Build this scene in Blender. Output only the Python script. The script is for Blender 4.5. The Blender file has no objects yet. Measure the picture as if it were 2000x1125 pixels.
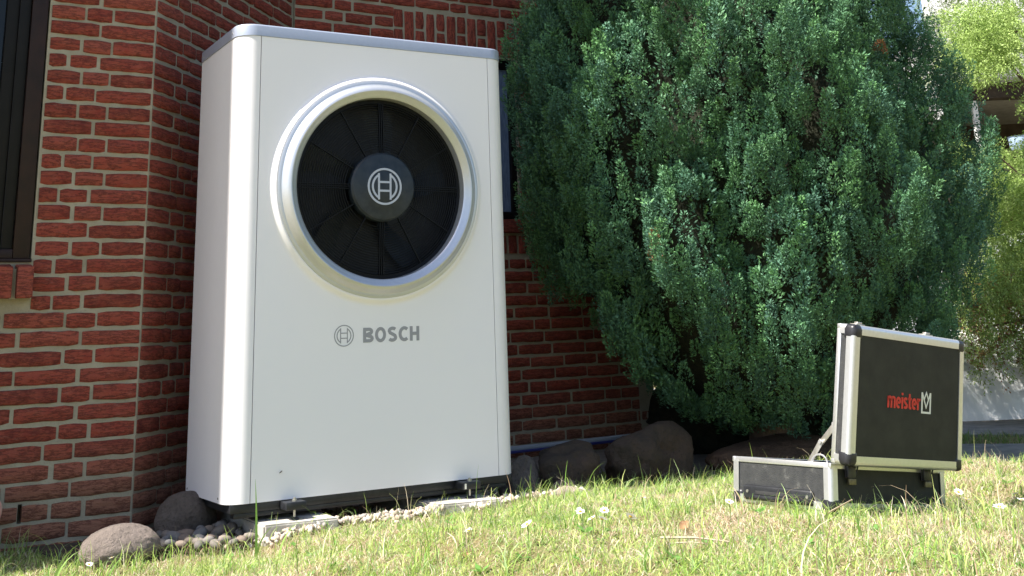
import bpy, bmesh, math, random
import numpy as np
from mathutils import Vector, Matrix, noise as mnoise
rnd = random.Random(7)
rng = np.random.default_rng(11)
rad = math.radians
sc = bpy.context.scene
col = sc.collection

# ------------------------------------------------------------------ camera
cam = bpy.data.cameras.new('camera')
cam_o = bpy.data.objects.new('camera', cam)
col.objects.link(cam_o)
F_PX, PX, PY = 2232.0, 1048.9, 36.4
YAW, PITCH, ROLL = -0.5558, 0.2695, 0.0415
CAM = np.array([-1.313, -4.0865, 0.5133])
def _rz(a): c, s = math.cos(a), math.sin(a); return np.array([[c, -s, 0], [s, c, 0], [0, 0, 1]])
def _rx(a): c, s = math.cos(a), math.sin(a); return np.array([[1, 0, 0], [0, c, -s], [0, s, c]])
def _ry(a): c, s = math.cos(a), math.sin(a); return np.array([[c, 0, s], [0, 1, 0], [-s, 0, c]])
RM = _rz(YAW) @ _rx(PITCH) @ _ry(ROLL)
mw = Matrix.Identity(4)
for i in range(3):
    mw[i][0] = RM[i, 0]; mw[i][1] = RM[i, 2]; mw[i][2] = -RM[i, 1]; mw[i][3] = CAM[i]
cam_o.matrix_world = mw
cam.sensor_width = 36.0
cam.lens = F_PX / 2000 * 36.0
cam.shift_x = (1000 - PX) / 2000
cam.shift_y = (PY - 562.5) / 2000
cam.clip_start = 0.05
cam.clip_end = 900
sc.camera = cam_o

# ------------------------------------------------------------------ sky, sun, exposure
SUN_EL = rad(55); SUN_AZ_VEC = (-1.0, 0.03)          # towards the sun (left of the picture)
w = bpy.data.worlds.new('World'); sc.world = w; w.use_nodes = True
nt = w.node_tree; nt.nodes.clear()
sky = nt.nodes.new('ShaderNodeTexSky'); sky.sky_type = 'NISHITA'; sky.sun_disc = False
sky.sun_elevation = SUN_EL
sky.sun_rotation = math.atan2(SUN_AZ_VEC[0], SUN_AZ_VEC[1])
sky.air_density = 1.0; sky.dust_density = 1.5; sky.ozone_density = 1.0
bg = nt.nodes.new('ShaderNodeBackground'); bg.inputs['Strength'].default_value = 0.085
wo = nt.nodes.new('ShaderNodeOutputWorld')
nt.links.new(sky.outputs[0], bg.inputs[0]); nt.links.new(bg.outputs[0], wo.inputs[0])
sun = bpy.data.lights.new('sun', 'SUN'); sun.energy = 5.0; sun.angle = rad(0.53); sun.color = (1.0, 0.95, 0.86)
sun_o = bpy.data.objects.new('sun', sun); col.objects.link(sun_o)
sv = Vector((SUN_AZ_VEC[0], SUN_AZ_VEC[1], 0)).normalized() * math.cos(SUN_EL) + Vector((0, 0, math.sin(SUN_EL)))
sun_o.rotation_euler = sv.to_track_quat('Z', 'Y').to_euler()
sun_o.location = (-4, -1, 6)
sc.view_settings.view_transform = 'Standard'; sc.view_settings.look = 'None'
sc.view_settings.exposure = 1.4; sc.view_settings.gamma = 1.0
sc.view_settings.use_curve_mapping = False
sc.cycles.max_bounces = 8

# ------------------------------------------------------------------ projection helpers (used only to choose real positions)
def ray(u, v): return RM @ np.array([(u - PX) / F_PX, 1, -(v - PY) / F_PX])
def at(u, v, t): d = ray(u, v); return CAM + d * t / math.hypot(d[0], d[1])
def on_y(u, v, y): d = ray(u, v); return CAM + d * (y - CAM[1]) / d[1]
def on_z(u, v, z): d = ray(u, v); return CAM + d * (z - CAM[2]) / d[2]
def proj(P):
    q = (np.asarray(P, float) - CAM) @ RM
    return PX + F_PX * q[..., 0] / q[..., 1], PY - F_PX * q[..., 2] / q[..., 1], q[..., 1]

# ------------------------------------------------------------------ object helpers
def link(name, me, m=None, parent=None, loc=None, rot=None):
    o = bpy.data.objects.new(name, me); col.objects.link(o)
    if m is not None and me is not None and not me.materials: me.materials.append(m)
    if parent is not None: o.parent = parent
    if loc is not None: o.location = loc
    if rot is not None: o.rotation_euler = rot
    return o
def tag(o, label=None, cat=None, group=None, kind=None):
    if label: o['label'] = label
    if cat: o['category'] = cat
    if group: o['group'] = group
    if kind: o['kind'] = kind
    return o
def empty(name, loc, rot=(0, 0, 0), **k):
    o = bpy.data.objects.new(name, None); col.objects.link(o)
    o.location = loc; o.rotation_euler = rot; o.empty_display_size = .1
    return tag(o, **k)
def mesh_from(name, V, Fc, smooth=False, uv=None):
    me = bpy.data.meshes.new(name)
    me.from_pydata([tuple(map(float, v)) for v in V], [], [tuple(int(i) for i in f) for f in Fc])
    if smooth: me.polygons.foreach_set('use_smooth', [True] * len(me.polygons))
    me.update(); return me
def tri_mesh(name, V, T, cols=None, smooth=False):
    """V (n,3), T (m,3 or 4) arrays -> mesh, optional per-vertex colour"""
    me = bpy.data.meshes.new(name)
    V = np.ascontiguousarray(V, np.float32); T = np.ascontiguousarray(T, np.int32)
    k = T.shape[1]
    me.vertices.add(len(V)); me.vertices.foreach_set('co', V.ravel())
    me.loops.add(T.size); me.loops.foreach_set('vertex_index', T.ravel())
    me.polygons.add(len(T))
    me.polygons.foreach_set('loop_start', np.arange(0, T.size, k, dtype=np.int32))
    if smooth: me.polygons.foreach_set('use_smooth', np.ones(len(T), bool))
    me.update(calc_edges=True)
    if cols is not None:
        a = me.color_attributes.new('col', 'FLOAT_COLOR', 'POINT')
        c = np.ones((len(V), 4), np.float32); c[:, :3] = cols
        a.data.foreach_set('color', c.ravel())
    return me
def bm_mesh(bm, name, smooth=False, angle=None):
    me = bpy.data.meshes.new(name); bm.to_mesh(me); bm.free()
    if smooth:
        me.polygons.foreach_set('use_smooth', [True] * len(me.polygons))
        if angle: me.set_sharp_from_angle(angle=rad(angle))
    me.update(); return me
def bm_box(bm, c, s, bevel=0.0, seg=2, rot=None):
    r = bmesh.ops.create_cube(bm, size=1.0)
    vs = r['verts']
    for v in vs: v.co = Vector((v.co.x * s[0], v.co.y * s[1], v.co.z * s[2]))
    if bevel > 0:
        es = list({e for v in vs for e in v.link_edges})
        g = bmesh.ops.bevel(bm, geom=es, offset=bevel, segments=seg, profile=.5, affect='EDGES')
        vs = list({v for f in g['faces'] for v in f.verts} | {v for v in vs if v.is_valid})
        allv = set(vs)
        st = list(vs)
        while st:
            v = st.pop()
            for e in v.link_edges:
                o = e.other_vert(v)
                if o not in allv: allv.add(o); st.append(o)
        vs = list(allv)
    M = Matrix.Translation(Vector(c)) @ (rot.to_4x4() if rot is not None else Matrix.Identity(4))
    for v in vs: v.co = M @ v.co
    return vs
def box_obj(name, c, s, m, parent=None, bevel=0.0, seg=2, rot=None):
    bm = bmesh.new(); bm_box(bm, c, s, bevel, seg, rot)
    return link(name, bm_mesh(bm, name, bevel > 0, 40), m, parent)
def tube_mesh(pts, r, n=8, name='tube', caps=True):
    pts = [Vector(p) for p in pts]; rs = r if hasattr(r, '__len__') else [r] * len(pts)
    V = []; Fc = []
    up = Vector((0, 0, 1))
    d0 = (pts[1] - pts[0]).normalized()
    a = d0.cross(up) if abs(d0.z) < .95 else d0.cross(Vector((1, 0, 0)))
    a.normalize()
    for i, p in enumerate(pts):
        d = (pts[min(i + 1, len(pts) - 1)] - pts[max(i - 1, 0)]).normalized()
        a = (a - d * a.dot(d)).normalized(); b = d.cross(a)
        for k in range(n):
            t = 2 * math.pi * k / n
            V.append(p + (a * math.cos(t) + b * math.sin(t)) * rs[i])
    for i in range(len(pts) - 1):
        for k in range(n):
            Fc.append((i * n + k, i * n + (k + 1) % n, (i + 1) * n + (k + 1) % n, (i + 1) * n + k))
    if caps: Fc.append(tuple(range(n))[::-1]); Fc.append(tuple((len(pts) - 1) * n + k for k in range(n)))
    me = mesh_from(name, V, Fc, True); me.set_sharp_from_angle(angle=rad(50)); return me
def lathe_mesh(prof, n=96, name='lathe', axis='Y', closed=False, ang=30):
    """prof: list of (radius, y); turned about the Y axis"""
    V = []; Fc = []; m = len(prof)
    for k in range(n):
        t = 2 * math.pi * k / n
        for r, y in prof: V.append((r * math.cos(t), y, r * math.sin(t)))
    L = m if closed else m - 1
    for k in range(n):
        for i in range(L):
            j = (i + 1) % m; k2 = (k + 1) % n
            Fc.append((k * m + i, k2 * m + i, k2 * m + j, k * m + j))
    me = mesh_from(name, V, Fc, True); me.set_sharp_from_angle(angle=rad(ang)); return me

# ------------------------------------------------------------------ materials
def new_mat(name, base=(.5, .5, .5), rough=.6, metal=0.0, spec=.5):
    m = bpy.data.materials.new(name); m.use_nodes = True
    p = m.node_tree.nodes['Principled BSDF']
    p.inputs['Base Color'].default_value = (*base, 1); p.inputs['Roughness'].default_value = rough
    p.inputs['Metallic'].default_value = metal; p.inputs['Specular IOR Level'].default_value = spec
    return m, m.node_tree, p
def N(nt, t, **k):
    n = nt.nodes.new(t)
    for a, b in k.items():
        if a in n.inputs.keys(): n.inputs[a].default_value = b
        else: setattr(n, a, b)
    return n
def ramp(nt, fac, stops):
    r = nt.nodes.new('ShaderNodeValToRGB'); e = r.color_ramp.elements
    while len(e) < len(stops): e.new(.5)
    for el, (p, c) in zip(e, stops): el.position = p; el.color = (*c, 1)
    nt.links.new(fac, r.inputs[0]); return r.outputs[0]
def noise(nt, scale, detail=4, rough=.6, vec=None, obj=True):
    n = N(nt, 'ShaderNodeTexNoise'); n.inputs['Scale'].default_value = scale
    n.inputs['Detail'].default_value = detail; n.inputs['Roughness'].default_value = rough
    if vec is not None: nt.links.new(vec, n.inputs['Vector'])
    elif obj:
        tc = N(nt, 'ShaderNodeTexCoord'); nt.links.new(tc.outputs['Object'], n.inputs['Vector'])
    return n.outputs['Fac']
def bump(nt, p, h, strength, dist):
    b = N(nt, 'ShaderNodeBump'); b.inputs['Strength'].default_value = strength; b.inputs['Distance'].default_value = dist
    nt.links.new(h, b.inputs['Height']); nt.links.new(b.outputs[0], p.inputs['Normal']); return b
def mix(nt, fac, a, b, mode='MIX'):
    n = N(nt, 'ShaderNodeMix', data_type='RGBA', blend_type=mode)
    def s(i, v):
        if isinstance(v, tuple): n.inputs[i].default_value = (*v, 1)
        elif isinstance(v, (int, float)): n.inputs[i].default_value = v
        else: nt.links.new(v, n.inputs[i])
    if isinstance(fac, (int, float)): n.inputs[0].default_value = fac
    else: nt.links.new(fac, n.inputs[0])
    s(6, a); s(7, b); return n.outputs[2]
def noisy(name, c1, c2, scale=8, rough=.8, metal=0, bs=.3, bd=.003, bscale=None, detail=6, spec=.4):
    m, t, p = new_mat(name, c1, rough, metal, spec)
    f = noise(t, scale, detail)
    t.links.new(ramp(t, f, [(.35, c1), (.65, c2)]), p.inputs['Base Color'])
    if bs > 0: bump(t, p, noise(t, bscale or scale * 6, 5), bs, bd)
    return m

# brick: each one its own tone, rough hand moulded face, dirt splashed up from the ground
def brick_mat():
    m, t, p = new_mat('brick_red', (.3, .06, .04), .88, 0, .25)
    oi = N(t, 'ShaderNodeObjectInfo'); geo = N(t, 'ShaderNodeNewGeometry')
    tc = N(t, 'ShaderNodeTexCoord')
    add = N(t, 'ShaderNodeVectorMath', operation='ADD')
    sc3 = N(t, 'ShaderNodeVectorMath', operation='SCALE'); sc3.inputs['Scale'].default_value = 37.0
    cmb = N(t, 'ShaderNodeCombineXYZ')
    for i in range(3): t.links.new(oi.outputs['Random'], cmb.inputs[i])
    t.links.new(cmb.outputs[0], sc3.inputs[0]); t.links.new(tc.outputs['Object'], add.inputs[0]); t.links.new(sc3.outputs[0], add.inputs[1])
    tone = ramp(t, oi.outputs['Random'], [(0, (.19, .038, .028)), (.3, (.29, .053, .036)), (.6, (.36, .070, .045)), (.85, (.30, .062, .046)), (1, (.41, .105, .070))])
    n1 = noise(t, 26, 5, .65, add.outputs[0]); n2 = noise(t, 170, 3, .6, add.outputs[0])
    c = mix(t, ramp(t, n1, [(.36, (0, 0, 0)), (.7, (1, 1, 1))]), tone, (.38, .098, .062))
    c = mix(t, ramp(t, n2, [(.57, (0, 0, 0)), (.75, (.55, .55, .55))]), c, (.13, .030, .025))
    wz = N(t, 'ShaderNodeSeparateXYZ'); t.links.new(geo.outputs['Position'], wz.inputs[0])
    mr = N(t, 'ShaderNodeMapRange'); mr.inputs['From Min'].default_value = .22; mr.inputs['From Max'].default_value = .02
    t.links.new(wz.outputs['Z'], mr.inputs['Value'])
    ad = N(t, 'ShaderNodeMath', operation='MULTIPLY'); ad.inputs[1].default_value = .75; t.links.new(mr.outputs[0], ad.inputs[0])
    c = mix(t, ad.outputs[0], c, (.31, .165, .105))
    st = N(t, 'ShaderNodeVectorMath', operation='MULTIPLY'); st.inputs[1].default_value = (.35, 1, 1.3); t.links.new(add.outputs[0], st.inputs[0])
    n3 = noise(t, 60, 6, .7, st.outputs[0])
    st2 = N(t, 'ShaderNodeVectorMath', operation='MULTIPLY'); st2.inputs[1].default_value = (.30, 1, 1.5); t.links.new(add.outputs[0], st2.inputs[0])
    n4 = noise(t, 42, 7, .72, st2.outputs[0])
    c = mix(t, ramp(t, n4, [(.44, (0, 0, 0)), (.485, (.75, .75, .75)), (.50, (.75, .75, .75)), (.54, (0, 0, 0))]), c, (.085, .024, .018))  # dark crease lines put into the colour where bump shading hardly shows
    c = mix(t, ramp(t, n3, [(.60, (0, 0, 0)), (.72, (.5, .5, .5))]), c, (.46, .20, .15))
    t.links.new(c, p.inputs['Base Color'])
    bump(t, p, n3, 1.0, .012)
    return m
M = {}
M['brick'] = brick_mat()
def mortar_mat():
    m, t, p = new_mat('mortar', (.3, .28, .23), .95, 0, .1)
    f = noise(t, 9, 6); g = noise(t, 140, 4)
    c = mix(t, ramp(t, f, [(.3, (0, 0, 0)), (.7, (1, 1, 1))]), (.32, .28, .205), (.42, .375, .285))
    c = mix(t, ramp(t, g, [(.55, (0, 0, 0)), (.75, (.6, .6, .6))]), c, (.20, .185, .145))
    t.links.new(c, p.inputs['Base Color']); bump(t, p, noise(t, 90, 6), .7, .004); return m
M['mortar'] = mortar_mat()
def painted(name, base, rough=.35, metal=.0, coat=0., nscale=30, amt=.02, spec=.5):
    m, t, p = new_mat(name, base, rough, metal, spec)
    f = noise(t, nscale, 6)
    lo = tuple(max(0, b - amt) for b in base)
    t.links.new(ramp(t, f, [(.3, lo), (.7, base)]), p.inputs['Base Color'])
    p.inputs['Coat Weight'].default_value = coat
    r = N(t, 'ShaderNodeMapRange'); r.inputs['To Min'].default_value = rough * .85; r.inputs['To Max'].default_value = rough * 1.2
    t.links.new(noise(t, nscale * .2, 5), r.inputs['Value']); t.links.new(r.outputs[0], p.inputs['Roughness'])
    return m
M['casing'] = painted('casing_white', (.84, .82, .855), .38, 0, 0)
def casing_dirt():
    m, t, p = new_mat('casing_front_white', (.84, .82, .855), .4, 0, .5)
    geo = N(t, 'ShaderNodeTexCoord'); s = N(t, 'ShaderNodeSeparateXYZ'); t.links.new(geo.outputs['Object'], s.inputs[0])
    mr = N(t, 'ShaderNodeMapRange'); mr.inputs['From Min'].default_value = .5; mr.inputs['From Max'].default_value = 0
    t.links.new(s.outputs['Z'], mr.inputs['Value'])
    n = noise(t, 260, 3, .7)
    sp = ramp(t, n, [(.70, (0, 0, 0)), (.76, (.5, .5, .5))])
    mm = N(t, 'ShaderNodeMath', operation='MULTIPLY'); t.links.new(mr.outputs[0], mm.inputs[0]); t.links.new(sp, mm.inputs[1])
    c = mix(t, mm.outputs[0], (.84, .82, .855), (.45, .42, .36))
    t.links.new(c, p.inputs['Base Color']); return m
M['casing_front'] = casing_dirt()
M['silver'] = painted('silver_paint', (.56, .58, .63), .32, .6, .2, 80, .03)
M['cap'] = painted('cap_aluminium', (.40, .44, .55), .36, .25, 0, 60, .03)
M['black'] = noisy('black_plastic', (.012, .013, .016), (.022, .023, .027), 40, .42, 0, .1, .0005)
M['grille'] = noisy('grille_black', (.003, .0035, .005), (.006, .007, .009), 40, .45, 0, .05, .0005, spec=.22)
M['hub'] = painted('hub_charcoal', (.022, .029, .038), .45, .0)
M['logo_silver'] = new_mat('logo_silver', (.47, .49, .55), .4, .3)[0]
M['print_grey'] = new_mat('print_grey', (.30, .30, .325), .5)[0]
M['dark_steel'] = noisy('dark_steel', (.035, .035, .038), (.06, .055, .055), 20, .55, .4, .2, .001)
M['zinc'] = noisy('zinc_bolt', (.42, .40, .36), (.55, .53, .5), 50, .4, .85, .1, .0005)
M['concrete'] = noisy('concrete_slab', (.36, .34, .31), (.50, .47, .43), 7, .92, 0, .6, .004, 60)
M['alu'] = painted('brushed_aluminium', (.72, .72, .74), .34, .8, 0, 120, .06)
def case_black():
    m, t, p = new_mat('case_black_abs', (.02, .02, .016), .6, 0, .35)
    c = ramp(t, noise(t, 18, 6), [(.35, (.014, .0145, .012)), (.65, (.026, .026, .021))])
    tc = N(t, 'ShaderNodeTexCoord'); mp = N(t, 'ShaderNodeMapping'); mp.inputs['Scale'].default_value = (1, 1, .35); t.links.new(tc.outputs['Object'], mp.inputs[0])
    sc1 = noise(t, 34, 7, .75, mp.outputs[0]); c = mix(t, ramp(t, sc1, [(.66, (0, 0, 0)), (.76, (.35, .35, .35))]), c, (.20, .195, .17))
    t.links.new(c, p.inputs['Base Color']); bump(t, p, noise(t, 500, 4), .5, .0006); return m
M['case_black'] = case_black()
def case_side():
    m, t, p = new_mat('case_side_mottled', (.05, .05, .052), .5, 0, .5)
    f = noise(t, 30, 6, .7)
    c = ramp(t, f, [(.3, (.020, .021, .024)), (.58, (.036, .037, .039)), (.74, (.10, .10, .095))])  # mottled grey, lighter than the main case panels
    t.links.new(c, p.inputs['Base Color'])
    v = N(t, 'ShaderNodeTexVoronoi'); v.inputs['Scale'].default_value = 420
    tc = N(t, 'ShaderNodeTexCoord'); t.links.new(tc.outputs['Object'], v.inputs['Vector'])
    bump(t, p, v.outputs['Distance'], .6, .0008); return m
M['case_side'] = case_side()
M['rubber'] = noisy('corner_black', (.014, .014, .018), (.03, .03, .035), 60, .33, 0, .15, .001)
M['foam'] = noisy('case_lining', (.02, .02, .022), (.035, .035, .035), 30, .95, 0, .3, .002)
M['red'] = new_mat('print_red', (.62, .03, .02), .5)[0]
M['white_print'] = new_mat('print_white', (.75, .74, .66), .5)[0]
M['brass'] = noisy('tarnished_brass', (.14, .12, .07), (.22, .19, .12), 60, .45, .7, .1, .0005)
def stone_mat(name, c1, c2, c3, sc_=6, bs=.55):
    m, t, p = new_mat(name, c1, .86, 0, .3)
    a = noise(t, sc_, 8, .65); b = noise(t, sc_ * 14, 5, .7)
    c = mix(t, ramp(t, a, [(.36, (0, 0, 0)), (.64, (1, 1, 1))]), c1, c2)
    c = mix(t, ramp(t, b, [(.52, (0, 0, 0)), (.72, (1, 1, 1))]), c, c3)
    t.links.new(c, p.inputs['Base Color'])
    bump(t, p, noise(t, sc_ * 7, 9, .75), 1.0, .022); return m
M['stone_grey'] = stone_mat('stone_grey', (.12, .098, .085), (.20, .165, .145), (.075, .064, .055))
M['stone_warm'] = stone_mat('stone_warm', (.19, .155, .135), (.27, .22, .195), (.14, .115, .10), 5)
M['stone_brown'] = stone_mat('stone_brown', (.085, .052, .036), (.13, .080, .055), (.05, .036, .026))
M['stone_dark'] = stone_mat('stone_dark', (.052, .042, .035), (.095, .064, .048), (.034, .031, .026))
M['stone_pale'] = stone_mat('stone_pale', (.40, .32, .26), (.48, .40, .34), (.30, .25, .2), 9)
def pebble_mat(name, stops):
    m, t, p = new_mat(name, (.3, .3, .3), .8, 0, .35)
    at_ = N(t, 'ShaderNodeAttribute', attribute_name='col')
    c = mix(t, ramp(t, noise(t, 50, 6), [(.4, (0, 0, 0)), (.7, (1, 1, 1))]), at_.outputs['Color'], (.16, .14, .12))
    c = mix(t, .35, at_.outputs['Color'], c)
    t.links.new(c, p.inputs['Base Color']); bump(t, p, noise(t, 90, 5), .3, .002); return m
M['pebble'] = pebble_mat('pebble_mix', None)
def pebble_single():
    m, t, p = new_mat('pebble_grey', (.2, .2, .2), .8, 0, .35)
    oi = N(t, 'ShaderNodeObjectInfo')
    c = ramp(t, oi.outputs['Random'], [(0, (.13, .12, .11)), (.3, (.20, .17, .145)), (.6, (.15, .15, .155)), (.8, (.26, .21, .17)), (1, (.19, .14, .11))])
    c = mix(t, ramp(t, noise(t, 40, 6), [(.45, (0, 0, 0)), (.7, (.6, .6, .6))]), c, (.10, .09, .085))
    t.links.new(c, p.inputs['Base Color']); bump(t, p, noise(t, 70, 5), .35, .003); return m
M['pebble_single'] = pebble_single()
def leaf_mat(name, trans=.3, rough=.55, spec=.35):
    m, t, p = new_mat(name, (.1, .2, .1), rough, 0, spec)
    a = N(t, 'ShaderNodeAttribute', attribute_name='col'); t.links.new(a.outputs['Color'], p.inputs['Base Color'])
    tr = N(t, 'ShaderNodeBsdfTranslucent'); t.links.new(a.outputs['Color'], tr.inputs['Color'])
    ms = N(t, 'ShaderNodeMixShader'); ms.inputs[0].default_value = trans
    t.links.new(p.outputs[0], ms.inputs[1]); t.links.new(tr.outputs[0], ms.inputs[2])
    t.links.new(ms.outputs[0], t.nodes['Material Output'].inputs['Surface']); return m
M['needles'] = leaf_mat('conifer_needles', .12, .6, .28)
M['lime'] = leaf_mat('thuja_foliage', .35, .5, .4)
M['grass'] = leaf_mat('grass_blades', .42, .5, .4)
M['twig'] = noisy('crown_shade_dark', (.010, .013, .006), (.020, .022, .011), 22, .95, 0, .8, .02, 40)  # near-black colour stands in for the shade within the crown
M['bark'] = noisy('bark', (.08, .05, .035), (.16, .11, .08), 14, .92, 0, .9, .01, 30)
def soil():
    m, t, p = new_mat('lawn_soil', (.2, .2, .1), .95, 0, .1)
    a = noise(t, 3.0, 6); b = noise(t, 55, 6, .75); c = noise(t, 160, 4, .8)
    cc = mix(t, ramp(t, a, [(.35, (0, 0, 0)), (.65, (1, 1, 1))]), (.13, .15, .045), (.25, .20, .10))
    cc = mix(t, ramp(t, b, [(.42, (0, 0, 0)), (.62, (1, 1, 1))]), cc, (.36, .30, .17))
    cc = mix(t, ramp(t, c, [(.5, (0, 0, 0)), (.7, (.8, .8, .8))]), cc, (.06, .06, .025))
    t.links.new(cc, p.inputs['Base Color']); bump(t, p, b, .9, .02); return m
M['soil'] = soil()
M['bed'] = noisy('bed_soil', (.05, .038, .026), (.10, .075, .05), 18, .95, 0, .8, .02, 60)
M['paving'] = noisy('paving_concrete', (.16, .15, .14), (.26, .24, .22), 10, .9, 0, .6, .006, 50)
M['window_wood'] = noisy('brown_window_wood', (.014, .006, .005), (.028, .011, .008), 12, .5, 0, .3, .002, 60, spec=.3)
M['window_dark'] = noisy('dark_casement', (.004, .0035, .0035), (.007, .006, .006), 20, .55, 0, .1, .001, spec=.25)
def glass_mat(name, base, rough=.04, spec=1.0):
    m, t, p = new_mat(name, base, rough, 0, spec)
    return m
M['glass_dark'] = glass_mat('dark_glass', (.004, .005, .005), .05, .35)
def reflection_glass():
    m, t, p = new_mat('painted_reflection_glass', (.03, .05, .09), .18, 0, .8)
    tc = N(t, 'ShaderNodeTexCoord'); mp = N(t, 'ShaderNodeMapping'); mp.inputs['Scale'].default_value = (60, 1, 5)
    t.links.new(tc.outputs['Object'], mp.inputs[0]); f = noise(t, 3, 6, .7, mp.outputs[0])
    t.links.new(ramp(t, f, [(.35, (.11, .15, .24)), (.6, (.20, .27, .38)), (.75, (.32, .38, .46))]), p.inputs['Base Color'])  # blue streaks of sky reflection painted into the pane colour
    bump(t, p, f, .4, .004); return m
M['glass_reflection'] = reflection_glass()
M['pipe'] = painted('grey_blue_pipe', (.36, .42, .50), .3)
M['pipe_blue'] = painted('blue_pipe_underside', (.06, .07, .28), .35)
def plastic_mat():
    m, t, p = new_mat('plastic_film', (.66, .68, .73), .22, 0, .6)
    n = noise(t, 5, 6, .6)
    t.links.new(ramp(t, n, [(.35, (.88, .89, .93)), (.65, (.95, .95, .96))]), p.inputs['Base Color'])
    bump(t, p, noise(t, 14, 4, .5), .25, .02); return m
M['film'] = plastic_mat()
M['render_white'] = noisy('white_render', (.62, .61, .60), (.72, .71, .70), 4, .85, 0, .2, .004)
M['roof_grey'] = noisy('grey_roof', (.30, .29, .29), (.42, .41, .42), 12, .7, 0, .3, .004)
M['opening_dark'] = noisy('shade_toned_dark', (.03, .022, .016), (.055, .04, .03), 9, .9, 0, .3, .004)  # near-black base colour stands in for shade in the carport
M['car_white'] = painted('car_white', (.55, .57, .60), .2, 0, .6)
M['car_glass'] = glass_mat('car_glass', (.05, .10, .12), .05, .9)
M['blue_panel'] = painted('pale_blue_panel', (.35, .46, .62), .4)
M['wire'] = noisy('fence_wire', (.28, .29, .27), (.4, .4, .38), 30, .5, .6, 0, 0)
M['skin'] = painted('pink_ball', (.72, .42, .33), .5)
M['daisy_white'] = leaf_mat('daisy_petals', .25)
M['daisy_yellow'] = new_mat('daisy_centre', (.65, .42, .03), .7)[0]
M['stem'] = new_mat('daisy_stem', (.12, .2, .05), .7)[0]
M['dead_leaf'] = noisy('dead_leaf', (.32, .17, .08), (.45, .28, .15), 40, .8, 0, .3, .002)
M['straw'] = noisy('dry_twig', (.30, .24, .17), (.42, .36, .27), 60, .85, 0, .4, .002)
M['fly'] = noisy('insect_dark', (.03, .03, .03), (.06, .05, .05), 80, .5, 0, 0, 0)

# ------------------------------------------------------------------ terrain
def sm(x): x = np.clip(x, 0, 1); return x * x * (3 - 2 * x)
CASE_T = np.array([0.84348, -1.880685, 0.06641]); CASE_E = (0.091321, -0.0042010, 0.122838)   # yaw, pitch, roll
CASE_R = _rz(CASE_E[0]) @ _rx(CASE_E[1]) @ _ry(CASE_E[2])
CW, CD, CH, LT, LA = .46, .3318, .1134, .0531, .10454
_rr = np.random.default_rng(3)
_wv = [( _rr.uniform(-1, 1, 2) * s, _rr.uniform(0, 6.3), a) for s, a in [(1.5, .010), (2.5, .008), (5, .005), (9, .004), (14, .0025), (20, .002)] for _ in range(3)]
def lawn_line(x):            # where the lawn ends towards the house
    return -.03 + .17 * sm((x - 1.0) / 1.1) + .56 * sm((-.50 - x) / .14)
def ground_z(x, y, rough=True):
    x = np.asarray(x, float); y = np.asarray(y, float)
    d = -.03 + .34 * sm((x - 1.0) / 1.1) - y
    g = sm(d / 1.35) * sm((x + 1.25) / 1.3)
    edge = x + .35 * (y + 1.0)
    g = g * (1 - sm((edge - 2.15) / .75))
    z = -.132 + .165 * g + .042 * sm((x + .02) / .12) * sm((.10 - y) / .16) * (1 - sm((x - 1.1) / .5))
    if rough:
        wv = sum(a * np.sin(k[0] * x + k[1] * y + p) for k, p, a in _wv)
        z = z + wv * (.25 + .75 * sm(d / .3))
    # the lawn carries the case
    n = CASE_R[:, 2]; c = CASE_T + CASE_R @ np.array([CW / 2, CD / 2, 0])
    zp = c[2] - (n[0] * (x - c[0]) + n[1] * (y - c[1])) / n[2] - .014
    l = np.stack([x - CASE_T[0], y - CASE_T[1]], -1) @ CASE_R[:2, :2]
    dx = np.maximum(np.maximum(-l[..., 0], l[..., 0] - CW), 0); dy = np.maximum(np.maximum(-l[..., 1], l[..., 1] - CD), 0)
    wgt = 1 - sm(np.hypot(dx, dy) / .4)
    return z * (1 - wgt) + zp * wgt
def grid_mesh(name, xs, ys, zf):
    X, Y = np.meshgrid(xs, ys); Z = zf(X, Y)
    V = np.stack([X, Y, Z], -1).reshape(-1, 3); nx, ny = len(xs), len(ys)
    i = np.arange(nx * ny).reshape(ny, nx)
    T = np.stack([i[:-1, :-1], i[:-1, 1:], i[1:, 1:], i[1:, :-1]], -1).reshape(-1, 4)
    return tri_mesh(name, V, T, smooth=True)
xs = np.concatenate([[-400, -80, -20, -8, -4, -2.5], np.arange(-1.8, 3.6, .04), [3.8, 4.2, 5, 7, 12, 30, 90, 400]])
ys = np.concatenate([[-400, -80, -20, -8, -5.5], np.arange(-4.6, .8, .04), [1, 1.6, 2.5, 5, 12, 30, 90, 400]])
gnd = link('ground', grid_mesh('ground', xs, ys, ground_z), M['soil']); tag(gnd, kind='structure')
# planting bed of dark soil along the house, under pebbles and boulders
def bed_poly():
    X = np.linspace(-1.3, 3.4, 95); V = []; Fc = []
    for i, x in enumerate(X):
        y0 = float(lawn_line(x)) + .03 * math.sin(x * 9) + .015 * math.sin(x * 23) - .02
        for k in range(6):
            y = y0 + (1.9 - y0) * (k / 5) ** 1.5
            V.append((x, y, float(ground_z(x, y)) + (.006 if k else -.004)))
    for i in range(len(X) - 1):
        for k in range(5): Fc.append((i * 6 + k, (i + 1) * 6 + k, (i + 1) * 6 + k + 1, i * 6 + k + 1))
    return mesh_from('bed', V, Fc, True)
tag(link('soil_bed', bed_poly(), M['bed']), kind='structure')
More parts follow.
